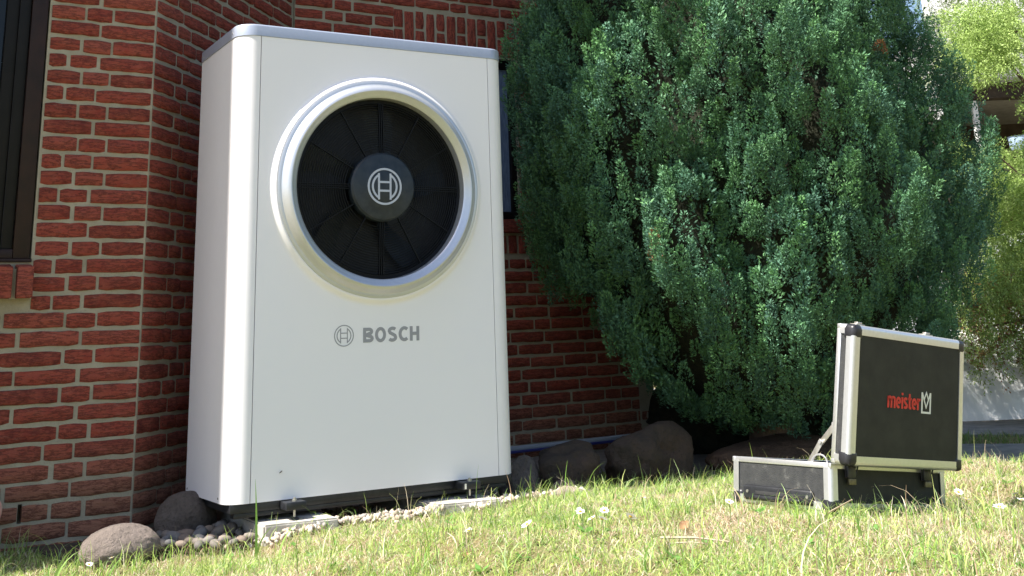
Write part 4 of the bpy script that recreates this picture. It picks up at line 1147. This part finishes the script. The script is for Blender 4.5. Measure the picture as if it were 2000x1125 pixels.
# grass between the paving strips
def far_grass():
    n = 9000; P0 = np.array([2.75, -2.2]); Nn = np.array([.80, .60]); L = np.array([-.60, .80])
    a = rng.uniform(2.25, 2.75, n); b = rng.uniform(-1, 5, n); p = P0 + Nn * a[:, None] + L * b[:, None]
    n2 = 7000; a = rng.uniform(.3, 1.08, n2); b = rng.uniform(-1, 4.6, n2); p = np.concatenate([p, P0 + Nn * a[:, None] + L * b[:, None]]); n = len(p)
    c = np.array([[.14, .24, .05], [.22, .30, .08], [.35, .30, .16]])[rng.integers(0, 3, n)]
    v, t, cc = blades(p[:, 0], p[:, 1], rng.uniform(.02, .06, n), rng.uniform(.003, .006, n), rng.uniform(.1, 1.2, n), rng.uniform(0, 6.3, n), c, .7, 2)
    return tri_mesh('grass', v, t, cc, True)
tag(link('grass_strip', far_grass(), M['grass']), kind='stuff')

# broad weed leaves (clover, dandelion) flat in the lawn
def weeds():
    V = []; T = []; C = []
    cx, cy = lawn_points(170)
    for x, y in zip(cx, cy):
        k = rng.integers(3, 7); z = float(ground_z(x, y)); s = rng.uniform(.008, .018); g = np.array([.17, .34, .08]) * rng.uniform(.8, 1.3)
        for j in range(k):
            a = rng.uniform(0, 6.3); d = np.array([math.cos(a), math.sin(a), rng.uniform(.2, .8)]); sd = np.array([-d[1], d[0], 0]); p = np.array([x, y, z + .008]); i = len(V)
            V += [p, p + d * s * .8 + sd * s * .45, p + d * s * 1.6 + [0, 0, -.002], p + d * s * .8 - sd * s * .45]; T.append((i, i + 1, i + 2, i + 3)); C += [g] * 4
    return tri_mesh('weeds', np.array(V), np.array(T), np.array(C), True)
tag(link('clover', weeds(), M['grass']), kind='stuff')

# daisies
def petals(sz):
    bm = bmesh.new(); n = 15
    for k in range(n):
        a = 2 * math.pi * k / n + rnd.uniform(-.08, .08); d = Vector((math.cos(a), math.sin(a), 0)); s = Vector((-d.y, d.x, 0)); L = sz * rnd.uniform(.85, 1.05); z = rnd.uniform(.25, .6)
        pts = [d * sz * .18 - s * sz * .07, d * L * .65 - s * sz * .17 + Vector((0, 0, L * z * .45)), d * L + Vector((0, 0, L * z * .6)), d * L * .65 + s * sz * .17 + Vector((0, 0, L * z * .45)), d * sz * .18 + s * sz * .07]
        bm.faces.new([bm.verts.new(p) for p in pts])
    return bm
def daisy(u, v, sz, lab, tilt=(0, 0), hgt=.046):
    sz *= 1.3
    z = .0; P = None
    for _ in range(12):
        P = on_z(u, v, z); z = float(ground_z(P[0], P[1])) + hgt
    r = empty('daisy', (P[0], P[1], P[2] - hgt), label=lab, cat='daisy', group='daisies in the lawn')
    link('stem', tube_mesh([(0, 0, -.002), (.002, 0, hgt * .5), (0, 0, hgt)], .0009, 5, 'stem'), M['stem'], r)
    me = bm_mesh(petals(sz), 'petals'); a = me.color_attributes.new('col', 'FLOAT_COLOR', 'POINT'); a.data.foreach_set('color', np.tile(np.array([.82, .80, .82, 1], np.float32), len(me.vertices)))
    link('petals', me, M['daisy_white'], r, loc=(0, 0, hgt), rot=(tilt[0], tilt[1], rnd.uniform(0, 6)))
    bm = bmesh.new(); bmesh.ops.create_uvsphere(bm, u_segments=8, v_segments=5, radius=sz * .3)
    for q in bm.verts: q.co.z *= .6
    link('flower_centre', bm_mesh(bm, 'flower_centre', True), M['daisy_yellow'], r, loc=(0, 0, hgt + sz * .12), rot=(tilt[0], tilt[1], 0))
daisy(1030, 1026, .012, 'white daisy with yellow centre showing, alone in front of the unit right slab', (.5, -.3))
daisy(1133, 1000, .010, 'half closed white daisy, leftmost of the daisy cluster', (-.5, .2))
daisy(1156, 1013, .009, 'small white daisy low in the daisy cluster', (-.3, .4))
daisy(1180, 998, .010, 'white daisy highest in the daisy cluster', (-.6, 0))
daisy(1176, 1014, .012, 'largest full white daisy of the daisy cluster', (.4, 0))
daisy(1232, 1010, .012, 'white daisy just right of the daisy cluster', (-.1, .7))
daisy(1255, 972, .009, 'faint daisy near the foot of the large dark boulder', (-.4, 0))
daisy(1872, 962, .011, 'white daisy close to the right side of the black case', (-.4, .5))
daisy(1887, 976, .010, 'round white daisy second to the right of the black case', (.2, .2))
daisy(1952, 991, .012, 'large round white daisy right of the case', (.2, 0))
daisy(1984, 965, .010, 'white daisy near the right frame edge above the others', (-.3, 0))
daisy(1996, 977, .009, 'white daisy cut by the right frame edge', (-.1, 0))
daisy(174, 1103, .010, 'white daisy in front of the grey boulder at lower left', (.3, .3))
daisy(218, 1090, .009, 'small white daisy behind a broad blade before the grey boulder', (-.3, 0))
daisy(915, 1037, .009, 'pale daisy in the grass below the right slab', (-.3, .3))
daisy(1424, 981, .009, 'pale daisy at the left foot of the black case', (-.3, .3))
# fallen leaves and twigs
def leaf_obj(u, v, s, lab, rz=0, m='dead_leaf'):
    P = on_z(u, v, 0)
    for _ in range(10): P = on_z(u, v, float(ground_z(P[0], P[1])) + .02)
    bm = bmesh.new(); pts = [(-1, 0, .0), (-.5, .5, .18), (.2, .55, .1), (1, 0, .25), (.2, -.5, .2), (-.5, -.45, .05)]; c = bm.verts.new((0, 0, -.05)); vs = [bm.verts.new(Vector(p)) for p in pts]
    for i in range(6): bm.faces.new((c, vs[i], vs[(i + 1) % 6]))
    for q in bm.verts: q.co *= s
    o = link('fallen_leaf', bm_mesh(bm, 'fallen_leaf', True), M[m], loc=P, rot=(rad(50), rad(-15), rz)); tag(o, lab, 'leaf', 'fallen leaves in the lawn')
leaf_obj(1335, 1026, .018, 'orange brown dead leaf lying in the lawn left of the case', .3)
leaf_obj(1350, 1082, .014, 'tan curled dead leaf low in the lawn foreground', 1.2)
leaf_obj(910, 1083, .010, 'small dark red brown crumpled leaf in the foreground lawn', .2)
leaf_obj(998, 1088, .010, 'dark brown crumpled leaf in the lawn left of centre foreground', 2.0)
leaf_obj(1945, 955, .010, 'small brown leaf in the lawn by the right frame edge', 2.0)
def twig(u0, v0, u1, v1, r, lab, h=.02, h2=None):
    A = on_z(u0, v0, 0); B = on_z(u1, v1, 0)
    for _ in range(10):
        A = on_z(u0, v0, float(ground_z(A[0], A[1])) + h); B = on_z(u1, v1, float(ground_z(B[0], B[1])) + (h if h2 is None else h2))
    A, B = Vector(A), Vector(B); mid = (A + B) / 2 + Vector((0, 0, .004)); o = link('twig', tube_mesh([(0, 0, 0), mid - A, B - A], [r, r * .9, r * .5], 6, 'twig'), M['straw'], loc=A); tag(o, lab, 'twig', 'dry twigs in the lawn')
twig(1290, 1050, 1425, 1058, .0026, 'thin pale dry twig lying flat in the lawn in front of the case', .022)
twig(1300, 1062, 1400, 1064, .0018, 'shorter dry twig just below the long pale twig', .018)
P_ = Vector(on_z(1595, 1018, .045)); Q_ = Vector(at(1664, 976, 2.62))
tag(link('twig', tube_mesh([(0, 0, 0), (Q_ - P_) * .5 + Vector((0, 0, .002)), Q_ - P_], [.002, .002, .0012], 6, 'twig'), M['straw'], loc=P_), 'dry stalk leaning up against the lower corner of the black case', 'twig', 'dry twigs in the lawn')
# pinkish rounded thing cut by the left frame edge
c_ = on_y(-14, 1005, .44)
bm = bmesh.new(); bmesh.ops.create_icosphere(bm, subdivisions=4, radius=.052)
for v in bm.verts: v.co.z *= 1.25; v.co.x *= .9 + .1 * math.sin(v.co.z * 30)
tag(link('garden_ornament', bm_mesh(bm, 'garden_ornament', True), M['skin'], loc=(c_[0] - .02, c_[1], c_[2])), 'smooth pink rounded object cut off by the left frame edge', 'ornament')

# ------------------------------------------------------------------ the big blue green conifer
tree = empty('conifer', (2.72, .40, -.13), label='big bluish green cypress with dense upright plumes beside the brick wall', cat='tree')
TO = np.array([2.72, .40, -.13])
# silhouette: picture rows -> centre and half width, turned into heights at 6 m
rows = [(-600, 1385, 20), (-560, 1385, 110), (-460, 1380, 220), (-330, 1380, 310), (-200, 1378, 375), (-100, 1378, 400), (0, 1382, 418), (100, 1392, 440), (200, 1426, 462), (300, 1458, 474), (400, 1466, 470), (500, 1464, 456), (600, 1482, 418), (700, 1502, 350), (760, 1512, 290), (810, 1525, 225), (850, 1545, 130), (875, 1550, 30)]
hz = []; hc = []; hr = []
for v_, c_, w_ in rows:
    P = at(c_, v_, 6.0); hz.append(P[2]); hc.append(P[:2]); hr.append(.00252 * w_)
hz = np.array(hz)[::-1]; hc = np.array(hc)[::-1]; hr = np.array(hr)[::-1]
def crown_c(z): return np.stack([np.interp(z, hz, hc[:, 0]), np.interp(z, hz, hc[:, 1])], -1)
def crown_r(z): return np.interp(z, hz, hr)
lob = np.random.default_rng(5); NL = 260
lz = lob.uniform(0.0, 4.2, NL); lt = lob.uniform(-np.pi, np.pi, NL); lh = lob.uniform(.5, 1.0, NL)
def crown_bump(th, z):
    R_ = np.maximum(crown_r(z), .25)
    d = np.full(th.shape, 9.0); b = np.zeros(th.shape)
    for a, c, h in zip(lt, lz, lh):
        dt = (th - a + np.pi) % (2 * np.pi) - np.pi
        q = np.hypot(dt * R_ / .175, (z - c) / .34)
        b = np.maximum(b, np.clip(1 - q * q, 0, 1) ** .7 * h)
    return b
def crown_pt(th, z, dr):
    c = crown_c(z); R_ = crown_r(z) + dr
    return np.stack([c[:, 0] + R_ * np.cos(th), c[:, 1] + R_ * np.sin(th), z], -1)
def star_leaves(P, D, Lf, Wf, colr, spread=.9):
    """one kinked leaf (2 tris sharing a rib) per point P along direction D"""
    n = len(P); s = rng.normal(size=(n, 3)); s -= (s * D).sum(1, keepdims=True) * D; s /= np.linalg.norm(s, axis=1, keepdims=True) + 1e-9
    up_ = np.cross(D, s)
    a = P; b = P + D * (Lf * .5)[:, None] + s * (Wf * .5)[:, None] + up_ * (Wf * .18)[:, None]; c = P + D * Lf[:, None]; d = P + D * (Lf * .5)[:, None] - s * (Wf * .5)[:, None] + up_ * (Wf * .18)[:, None]
    V = np.stack([a, b, c, d], 1).reshape(-1, 3); i = (np.arange(n) * 4)[:, None]
    T = np.concatenate([i + [0, 1, 2], i + [0, 2, 3]], 0)
    return V, T, np.repeat(colr, 4, 0)
def conifer_crown():
    Vs = []; Ts = []; Cs = []; o = 0
    cam_dir = math.atan2(CAM[1] - TO[1], CAM[0] - TO[0])
    def plumes(n, zlo, zhi, front_only, nl, scale=1.0, inset=0.0):
        z = rng.uniform(zlo, zhi, n * 4); R_ = crown_r(z); keep = rng.random(n * 4) < R_ / hr.max(); z = z[keep][:n]
        m = len(z)
        if front_only: th = cam_dir + rng.uniform(-2.1, 2.1, m)
        else: th = cam_dir + np.pi + rng.uniform(-1.3, 1.3, m)
        b = crown_bump(th, z)
        dr = -.32 + .34 * b + rng.normal(0, .018, m)
        P = crown_pt(th, z, dr + inset)
        ok = ~((P[:, 1] > 1.40) & (P[:, 0] < 2.98)); P, th, b, z = P[ok], th[ok], b[ok], z[ok]; m = len(P)
        out = np.stack([np.cos(th), np.sin(th), np.zeros(m)], 1)
        slope = np.where(z < .5, -.35, .0)
        ax = np.stack([out[:, 0] * .34 + rng.normal(0, .15, m), out[:, 1] * .34 + rng.normal(0, .15, m), 1 + rng.normal(0, .1, m)], 1); ax /= np.linalg.norm(ax, axis=1, keepdims=True)
        H_ = rng.uniform(.08, .17, m) * (.65 + .5 * b) * scale; Rp = rng.uniform(.028, .044, m) * scale
        hue = rng.random((m, 1)); lum = rng.uniform(.8, 1.2, (m, 1))
        base = (np.array([[.078, .178, .130]]) * (1 - hue) + np.array([[.115, .255, .100]]) * hue) * lum
        dead = rng.random(m) < .004
        base[dead] = [.30, .14, .07]
        s = rng.random((m, nl)); ph = rng.uniform(0, 2 * np.pi, (m, nl)); rr = Rp[:, None] * (1.05 - s) ** .6 * np.sqrt(rng.uniform(.25, 1, (m, nl)))
        e1 = np.cross(ax, [0.3, .2, 1.0]); e1 /= np.linalg.norm(e1, axis=1, keepdims=True); e2 = np.cross(ax, e1)
        rd = e1[:, None] * np.cos(ph)[..., None] + e2[:, None] * np.sin(ph)[..., None]
        Q = P[:, None] + ax[:, None] * (s * H_[:, None])[..., None] + rd * rr[..., None]
        D = rd * rng.uniform(.5, 1.1, (m, nl, 1)) + ax[:, None] * rng.uniform(.4, 1.1, (m, nl, 1)) + rng.normal(0, .25, (m, nl, 3)); D /= np.linalg.norm(D, axis=2, keepdims=True)
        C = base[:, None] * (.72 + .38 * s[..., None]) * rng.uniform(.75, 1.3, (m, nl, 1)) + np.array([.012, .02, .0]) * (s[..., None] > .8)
        N_ = m * nl
        return star_leaves(Q.reshape(-1, 3), D.reshape(-1, 3), rng.uniform(.010, .018, N_) * scale, rng.uniform(.004, .0075, N_) * scale, C.reshape(-1, 3))
    sets = [plumes(3700, .0, 2.45, True, 155), plumes(900, .0, 2.45, False, 60, 1.7), plumes(900, .0, 2.45, True, 55, 1.8, -.12), plumes(900, 2.4, 4.6, True, 45, 1.8), plumes(300, 2.4, 4.6, False, 45, 1.8)]
    for v, t, c in sets: Vs.append(v); Ts.append(t + o); Cs.append(c); o += len(v)
    V = np.concatenate(Vs) - TO
    print('crown tris', sum(len(t) for t in Ts))
    return tri_mesh('crown', V, np.concatenate(Ts), np.concatenate(Cs), False)
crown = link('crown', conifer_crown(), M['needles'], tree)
# solid dark core: blocks see-through, stands in for shade inside the crown
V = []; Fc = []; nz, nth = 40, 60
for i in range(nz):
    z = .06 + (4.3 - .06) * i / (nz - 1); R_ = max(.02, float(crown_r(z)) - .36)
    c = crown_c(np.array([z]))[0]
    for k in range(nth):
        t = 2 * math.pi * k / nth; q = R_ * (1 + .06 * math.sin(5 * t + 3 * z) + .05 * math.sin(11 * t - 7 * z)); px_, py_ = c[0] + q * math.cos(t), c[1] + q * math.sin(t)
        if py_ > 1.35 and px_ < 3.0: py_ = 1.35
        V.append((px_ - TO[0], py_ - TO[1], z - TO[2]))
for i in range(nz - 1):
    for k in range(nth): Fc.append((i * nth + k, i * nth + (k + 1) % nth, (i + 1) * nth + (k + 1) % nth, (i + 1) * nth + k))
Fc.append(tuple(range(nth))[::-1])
link('shade_core', mesh_from('shade_core', V, Fc, True), M['twig'], tree)
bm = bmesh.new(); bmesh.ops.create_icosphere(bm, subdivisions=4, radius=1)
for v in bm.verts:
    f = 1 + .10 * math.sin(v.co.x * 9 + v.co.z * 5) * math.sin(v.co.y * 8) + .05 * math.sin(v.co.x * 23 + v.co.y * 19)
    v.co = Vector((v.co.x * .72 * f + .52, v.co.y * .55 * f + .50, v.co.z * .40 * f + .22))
link('shade_filler', bm_mesh(bm, 'shade_filler', True), M['twig'], tree)  # dark lump added to fill the shaded gap under the crown
link('trunk', tube_mesh([(0, 0, -.02), (.02, .01, .3), (0, 0, .9), (-.02, 0, 2), (0, 0, 4.0)], [.12, .10, .08, .05, .015], 12, 'trunk'), M['bark'], tree)

# ------------------------------------------------------------------ beyond: thuja, fence, wrapped heap, neighbour's building, car
def clusters_thuja(spots, rngs, lens=(.10, .22), lf=(.012, .024), colA=(.28, .41, .10), colB=(.42, .54, .18), brown=0.0):
    """drooping flat sprays: spots (n,3) start points"""
    n = len(spots); nl = 70
    az = rngs.uniform(0, 6.3, n); dr_ = np.stack([np.cos(az) * .5, np.sin(az) * .5, rngs.uniform(-1.0, .25, n)], 1); dr_ /= np.linalg.norm(dr_, axis=1, keepdims=True)
    sd = np.cross(dr_, rngs.normal(size=(n, 3))); sd /= np.linalg.norm(sd, axis=1, keepdims=True)
    L = rngs.uniform(*lens, n); s = rngs.random((n, nl)); off = rngs.uniform(-1, 1, (n, nl)) * L[:, None] * .32 * (1 - s * .7)
    Q = spots[:, None] + dr_[:, None] * (s * L[:, None])[..., None] + sd[:, None] * off[..., None] + np.array([0, 0, -1]) * (s * s * L[:, None] * .35)[..., None] + rngs.normal(0, .006, (n, nl, 3))
    D = dr_[:, None] + sd[:, None] * np.sign(off)[..., None] * rngs.uniform(.3, 1.0, (n, nl, 1)) + rngs.normal(0, .2, (n, nl, 3)); D /= np.linalg.norm(D, axis=2, keepdims=True)
    h = rngs.random((n, 1)); base = np.array(colA) * (1 - h) + np.array(colB) * h
    bb = rngs.random(n) < brown; base[bb] = np.array([.34, .17, .08]) * rngs.uniform(.7, 1.2, (bb.sum(), 1))
    C = np.repeat(base[:, None], nl, 1) * rngs.uniform(.7, 1.25, (n, nl, 1))
    return star_leaves(Q.reshape(-1, 3), D.reshape(-1, 3), rngs.uniform(*lf, n * nl), rngs.uniform(.005, .010, n * nl), C.reshape(-1, 3))
TH = at(2330, 800, 8.2); TH[2] = -.13
thuja = empty('thuja_tree', TH, label='yellow green thuja with loose hanging sprays beyond the conifer at the right', cat='tree')
r8 = np.random.default_rng(21)
def spot(u0, u1, v0, v1, n, t0=7.5, t1=8.6):
    return np.array([at(r8.uniform(u0, u1), r8.uniform(v0, v1), r8.uniform(t0, t1)) for _ in range(n)])
def thin(S, f):      # loose clumping with gaps
    k = (np.sin(S[:, 0] * 9 + 2 * np.sin(S[:, 2] * 7)) + np.sin(S[:, 2] * 13 + S[:, 1] * 8)) > f
    return S[k]
setsT = [clusters_thuja(thin(spot(1875, 2450, -350, 70, 1100), -.9), r8), clusters_thuja(thin(spot(1885, 1975, 10, 125, 420), -1.2), r8), clusters_thuja(thin(spot(1835, 1900, 20, 130, 120), -.8), r8), clusters_thuja(thin(spot(1800, 2150, -500, 105, 800, 10.5, 12), -.9), r8, (.2, .35), (.03, .05), (.10, .17, .05), (.20, .27, .08)), clusters_thuja(thin(spot(2010, 2400, 60, 300, 300), -.7), r8),
         clusters_thuja(thin(spot(1880, 2300, 280, 560, 2600), -.9), r8), clusters_thuja(thin(spot(1860, 2300, 520, 625, 800), -1.1), r8, brown=.2), clusters_thuja(thin(spot(1850, 2300, 590, 700, 800), -.75), r8, brown=.28), clusters_thuja(thin(spot(1860, 2300, 650, 760, 420, 8.6, 9.0), -.8), r8, brown=.35),
         clusters_thuja(thin(spot(1950, 2400, -1200, -350, 200), -.6), r8, (.25, .4), (.03, .05))]
Vs = []; Ts = []; Cs = []; o = 0
for v, t, c in setsT: Vs.append(v); Ts.append(t + o); Cs.append(c); o += len(v)
link('crown', tri_mesh('crown', np.concatenate(Vs) - TH, np.concatenate(Ts), np.concatenate(Cs)), M['lime'], thuja)
link('trunk', tube_mesh([(0, 0, -.05), (.05, 0, 1.0), (0, .05, 2.5), (0, 0, 4.5)], [.13, .10, .07, .02], 10, 'trunk'), M['bark'], thuja)
for (u0, v0, u1, v1, rr) in ((2120, 420, 1960, 330, .012), (2120, 120, 1975, 60, .014), (2100, 380, 1905, 480, .010), (2120, 250, 1995, 200, .012), (2060, 230, 1900, 70, .010), (2120, 640, 1920, 640, .010), (2100, 470, 1945, 300, .008)):
    A = at(u0, v0, 8.0); B = at(u1, v1, 7.9); mid = (A + B) / 2 + np.array([0, 0, .06])
    link('branch', tube_mesh([A - TH, mid - TH, B - TH], [rr * 1.4, rr, rr * .5], 6, 'branch'), M['bark'], thuja)
# wrapped heap of white plastic film
def film_mesh():
    A = at(1855, 832, 8.0); A[2] = -.12; V = []; Fc = []; nx, ny = 220, 90
    dxv = RM[:, 0].copy(); dxv[2] = 0; dxv /= np.linalg.norm(dxv); dyv = np.array([-dxv[1], dxv[0], 0])
    W_ = 2.1; r = np.random.default_rng(9); ks = r.normal(size=(22, 2)) * [5, 8]; ph = r.uniform(0, 6.3, 22); aa = r.uniform(.006, .030, 22)
    def htop(s): return .60 - .13 * s * 2.1 - .05 * math.sin(s * 6) + .02 * math.sin(s * 21)
    for j in range(ny + 1):
        f = j / ny                                  # 0 front foot -> .5 top -> 1 back foot
        a = math.pi * f
        for i in range(nx + 1):
            s = i / nx; H_ = htop(s) * (min(1, (s + .02) * 12) ** .5) * (min(1, (1.02 - s) * 12) ** .5)
            yy = .55 * (1 - math.cos(a)) / 2 * 1.4; zz = H_ * math.sin(a) ** .45 if 0 < f < 1 else 0
            q3 = Vector((s * 7 + 1.3 * math.sin(f * 5), f * 6 + s * 3, .5)); n_ = 0; am = .11; fr = 1.0
            for _o in range(4): n_ += am * (1 - abs(mnoise.noise(q3 * fr)) * 2.2); am *= .5; fr *= 2.1
            n_ = (n_ - .1) * math.sin(a) ** .5 * .8
            p = A + dxv * (s * W_ + n_ * .3) + dyv * (yy - n_ * .9) + np.array([0, 0, max(0, zz - n_ * .5)])
            V.append(p)
    for j in range(ny):
        for i in range(nx): a = j * (nx + 1) + i; Fc.append((a, a + 1, a + nx + 2, a + nx + 1))
    V = np.array(V); return A, mesh_from('plastic_sheet', V - A, Fc, True)
A, me = film_mesh()
tag(link('plastic_sheet', me, M['film'], loc=A), 'crumpled whitish plastic sheet over a low heap behind the case', 'plastic sheet')
# chain link fence behind the heap
dxv = RM[:, 0].copy(); dxv[2] = 0; dxv /= np.linalg.norm(dxv); DX = Vector(dxv); DYV = Vector((-dxv[1], dxv[0], 0))
F0 = Vector(at(1780, 800, 9.2)); F0.z = -.13
fence = empty('wire_fence', F0, label='thin diamond wire fence behind the plastic covered heap', cat='fence')
def fence_mesh(L=4.0, H_=1.0, s=.055, r=.0016):
    V = []; Fc = []
    def seg(p, q):
        i = len(V); d = (q - p).normalized(); n1 = d.cross(DYV).normalized()
        for w_ in (p, q):
            V.extend([w_ + n1 * r, w_ + DYV * r - n1 * r * .5, w_ - DYV * r - n1 * r * .5])
        for k in range(3): Fc.append((i + k, i + (k + 1) % 3, i + 3 + (k + 1) % 3, i + 3 + k))
    x = -H_
    while x < L:
        for sg in (1, -1):
            a0, a1 = (x, x + H_) if sg > 0 else (x + H_, x); z0, z1 = .02, H_
            t0, t1 = 0, 1
            lo = min(a0, a1)
            p = [a0, z0]; q = [a1, z1]
            # clip to 0..L
            def clip(p, q):
                if p[0] < 0: f = (0 - p[0]) / (q[0] - p[0]); p = [0, p[1] + (q[1] - p[1]) * f]
                if p[0] > L: f = (L - p[0]) / (q[0] - p[0]); p = [L, p[1] + (q[1] - p[1]) * f]
                return p
            if max(a0, a1) <= 0 or lo >= L: continue
            p2, q2 = clip(p, q), clip(q, p); seg(DX * p2[0] + Vector((0, 0, p2[1])), DX * q2[0] + Vector((0, 0, q2[1])))
        x += s
    return mesh_from('wire_mesh', V, Fc)
wmo = link('wire_mesh', fence_mesh(), M['wire'], fence); wmo['kind'] = 'stuff'
for k in range(3): link('post', tube_mesh([DX * (k * 2.0) + Vector((0, 0, -.1)), DX * (k * 2.0) + Vector((0, 0, 1.08))], .02, 10, 'post'), M['wire'], fence)
# parked white car beyond the fence
def car():
    L, W_, H_ = 4.1, 1.7, 1.45
    K = Vector(at(2090, 800, 12.3)); K.z = -.13
    ca = empty('parked_car', K, rot=(0, 0, math.atan2(dxv[1], dxv[0])), label='white car parked beyond the wire fence, mostly hidden by thuja sprays', cat='car')
    side = [(-2.05, .35), (-2.05, .75), (-1.85, .88), (-1.1, .96), (-.45, 1.40), (.9, 1.43), (1.6, 1.05), (2.0, .95), (2.05, .6), (2.02, .32), (1.65, .28), (1.55, .48), (1.3, .6), (1.05, .48), (.95, .28), (-.95, .28), (-1.05, .48), (-1.3, .6), (-1.55, .48), (-1.65, .28)]
    bm = bmesh.new(); a = [bm.verts.new((x, -W_ / 2 + (.16 if z > 1.1 else 0), z)) for x, z in side]; b = [bm.verts.new((x, W_ / 2 - (.16 if z > 1.1 else 0), z)) for x, z in side]
    bm.faces.new(a[::-1]); bm.faces.new(b); n = len(side)
    for i in range(n): bm.faces.new((a[i], a[(i + 1) % n], b[(i + 1) % n], b[i]))
    bmesh.ops.recalc_face_normals(bm, faces=bm.faces)
    bmesh.ops.bevel(bm, geom=[e for e in bm.edges if e.calc_length() > .05], offset=.03, segments=2, affect='EDGES')
    link('body', bm_mesh(bm, 'body', True, 35), M['car_white'], ca)
    for s in (-1, 1):
        for pts in ([(-.95, 1.0), (-.42, 1.34), (.18, 1.36), (.18, 1.0)], [(.26, 1.0), (.26, 1.36), (.85, 1.37), (1.35, 1.06)]):
            bm = bmesh.new(); fs = [bm.verts.new((x, s * (W_ / 2 + .006 - (z - .96) * .36), z)) for x, z in pts]; bs = [bm.verts.new((v.co.x, v.co.y - s * .03, v.co.z)) for v in fs]
            bm.faces.new(fs); bm.faces.new(bs[::-1])
            for i in range(4): bm.faces.new((fs[i], fs[(i + 1) % 4], bs[(i + 1) % 4], bs[i]))
            bmesh.ops.recalc_face_normals(bm, faces=bm.faces); link('side_window', bm_mesh(bm, 'side_window'), M['car_glass'], ca)
        for x in (-1.3, 1.3):
            wv = link('wheel', lathe_mesh([(.18, -.09), (.30, -.10), (.32, -.06), (.32, .06), (.30, .10), (.18, .09)], 32, 'wheel'), M['rubber'], ca, loc=(x, s * (W_ / 2 - .10), .32))
            link('rim', lathe_mesh([(0, -.07), (.12, -.085), (.185, -.075), (.185, .075), (.12, .085), (0, .07)], 24, 'rim'), M['alu'], wv)
        hl = box_obj('headlight', (-2.03, s * .62, .68), (.06, .28, .12), M['glass_reflection'], ca, .02)
car()
# neighbour's building: white wall, grey roof edge, dark open carport with a panel and a blue shiny thing
nb = at(2250, 700, 15.0); nb[2] = -.13
rz = math.atan2(dxv[1], dxv[0])
bld = empty('garage_building', nb, (0, 0, rz), label='pale neighbouring building with grey roof and dark open carport far right', cat='building')
def nbx(name, x0, x1, y0, y1, z0, z1, m, bev=0): return box_obj(name, ((x0 + x1) / 2, (y0 + y1) / 2, (z0 + z1) / 2), (x1 - x0, y1 - y0, z1 - z0), m, bld, bev)
nbx('wall', -3.4, -1.95, 0, .25, 2.9, 3.6, M['render_white']); nbx('wall', -3.4, -1.95, .01, .24, 0, 2.899, M['opening_dark']); nbx('wall', -1.949, 4, 3.0, 3.2, 0, 3.3, M['opening_dark']); nbx('wall', -2.2, -1.95, .26, 3.2, 0, 3.3, M['opening_dark'])  # dark lower walls stand in for shade seen through the foliage gaps
nbx('roof_edge', -1.94, 4, -.35, 3.4, 3.3, 3.95, M['roof_grey'], .02)
nbx('roof_slab', -1.94, 4, -.30, 3.3, 3.951, 4.05, M['roof_grey'])
nbx('wall', -1.93, 4, .1, .3, 4.06, 6.5, M['render_white'])
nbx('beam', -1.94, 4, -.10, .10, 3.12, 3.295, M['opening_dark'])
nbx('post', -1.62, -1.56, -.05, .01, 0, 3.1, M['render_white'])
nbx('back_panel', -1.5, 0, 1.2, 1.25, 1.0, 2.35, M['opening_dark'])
bt = at(1990, 255, 14.0)
bb = empty('garden_tub', (bt[0], bt[1], bt[2] - .25), label='shiny pale blue tub seen in the dark carport behind thuja', cat='tub')
link('tub', lathe_mesh([(0, -.0), (.09, 0), (.12, .06), (.13, .17), (.14, .18), (.12, .18), (.10, .06), (0, .02)], 24, 'tub'), M['blue_panel'], bb, rot=(rad(90), 0, 0))
shelf = box_obj('shelf_board', (0, 0, -.02), (.9, .4, .04), M['opening_dark'], bld); shelf.location = Vector((bt[0], bt[1], bt[2] - .25)) - Vector(nb); shelf.location = Matrix.Rotation(-rz, 3, 'Z') @ shelf.location
# a background tree line so the horizon is closed on every side
def far_tree(c, R_, H_, seed, lab):
    r = np.random.default_rng(seed); t = empty('garden_tree', (c[0], c[1], -.13), label=lab, cat='tree', group='trees round the garden')
    n = 260; d = r.normal(size=(n, 3)); d /= np.linalg.norm(d, axis=1)[:, None]; P = d * [R_, R_, H_ * .42] * r.uniform(.55, 1, (n, 1)) + [0, 0, H_ * .6]
    q, tt, cc = clusters_thuja(P, r, (.3, .6), (.12, .22), (.05, .11, .03), (.09, .16, .05)); 
    c_ = P[np.repeat(np.arange(n), 70)]
    link('crown', tri_mesh('crown', q, tt, cc), M['lime'], t); link('trunk', tube_mesh([(0, 0, -.1), (0, 0, H_ * .4), (.1, 0, H_ * .7)], [.2, .15, .06], 8, 'trunk'), M['bark'], t)
far_tree((15.5, 6.5), 2.6, 7.5, 1, 'dark garden tree behind the neighbouring building')
far_tree((9.5, 10.5), 2.4, 7.0, 2, 'dark garden tree hidden behind the conifer and the house corner')
print('done')
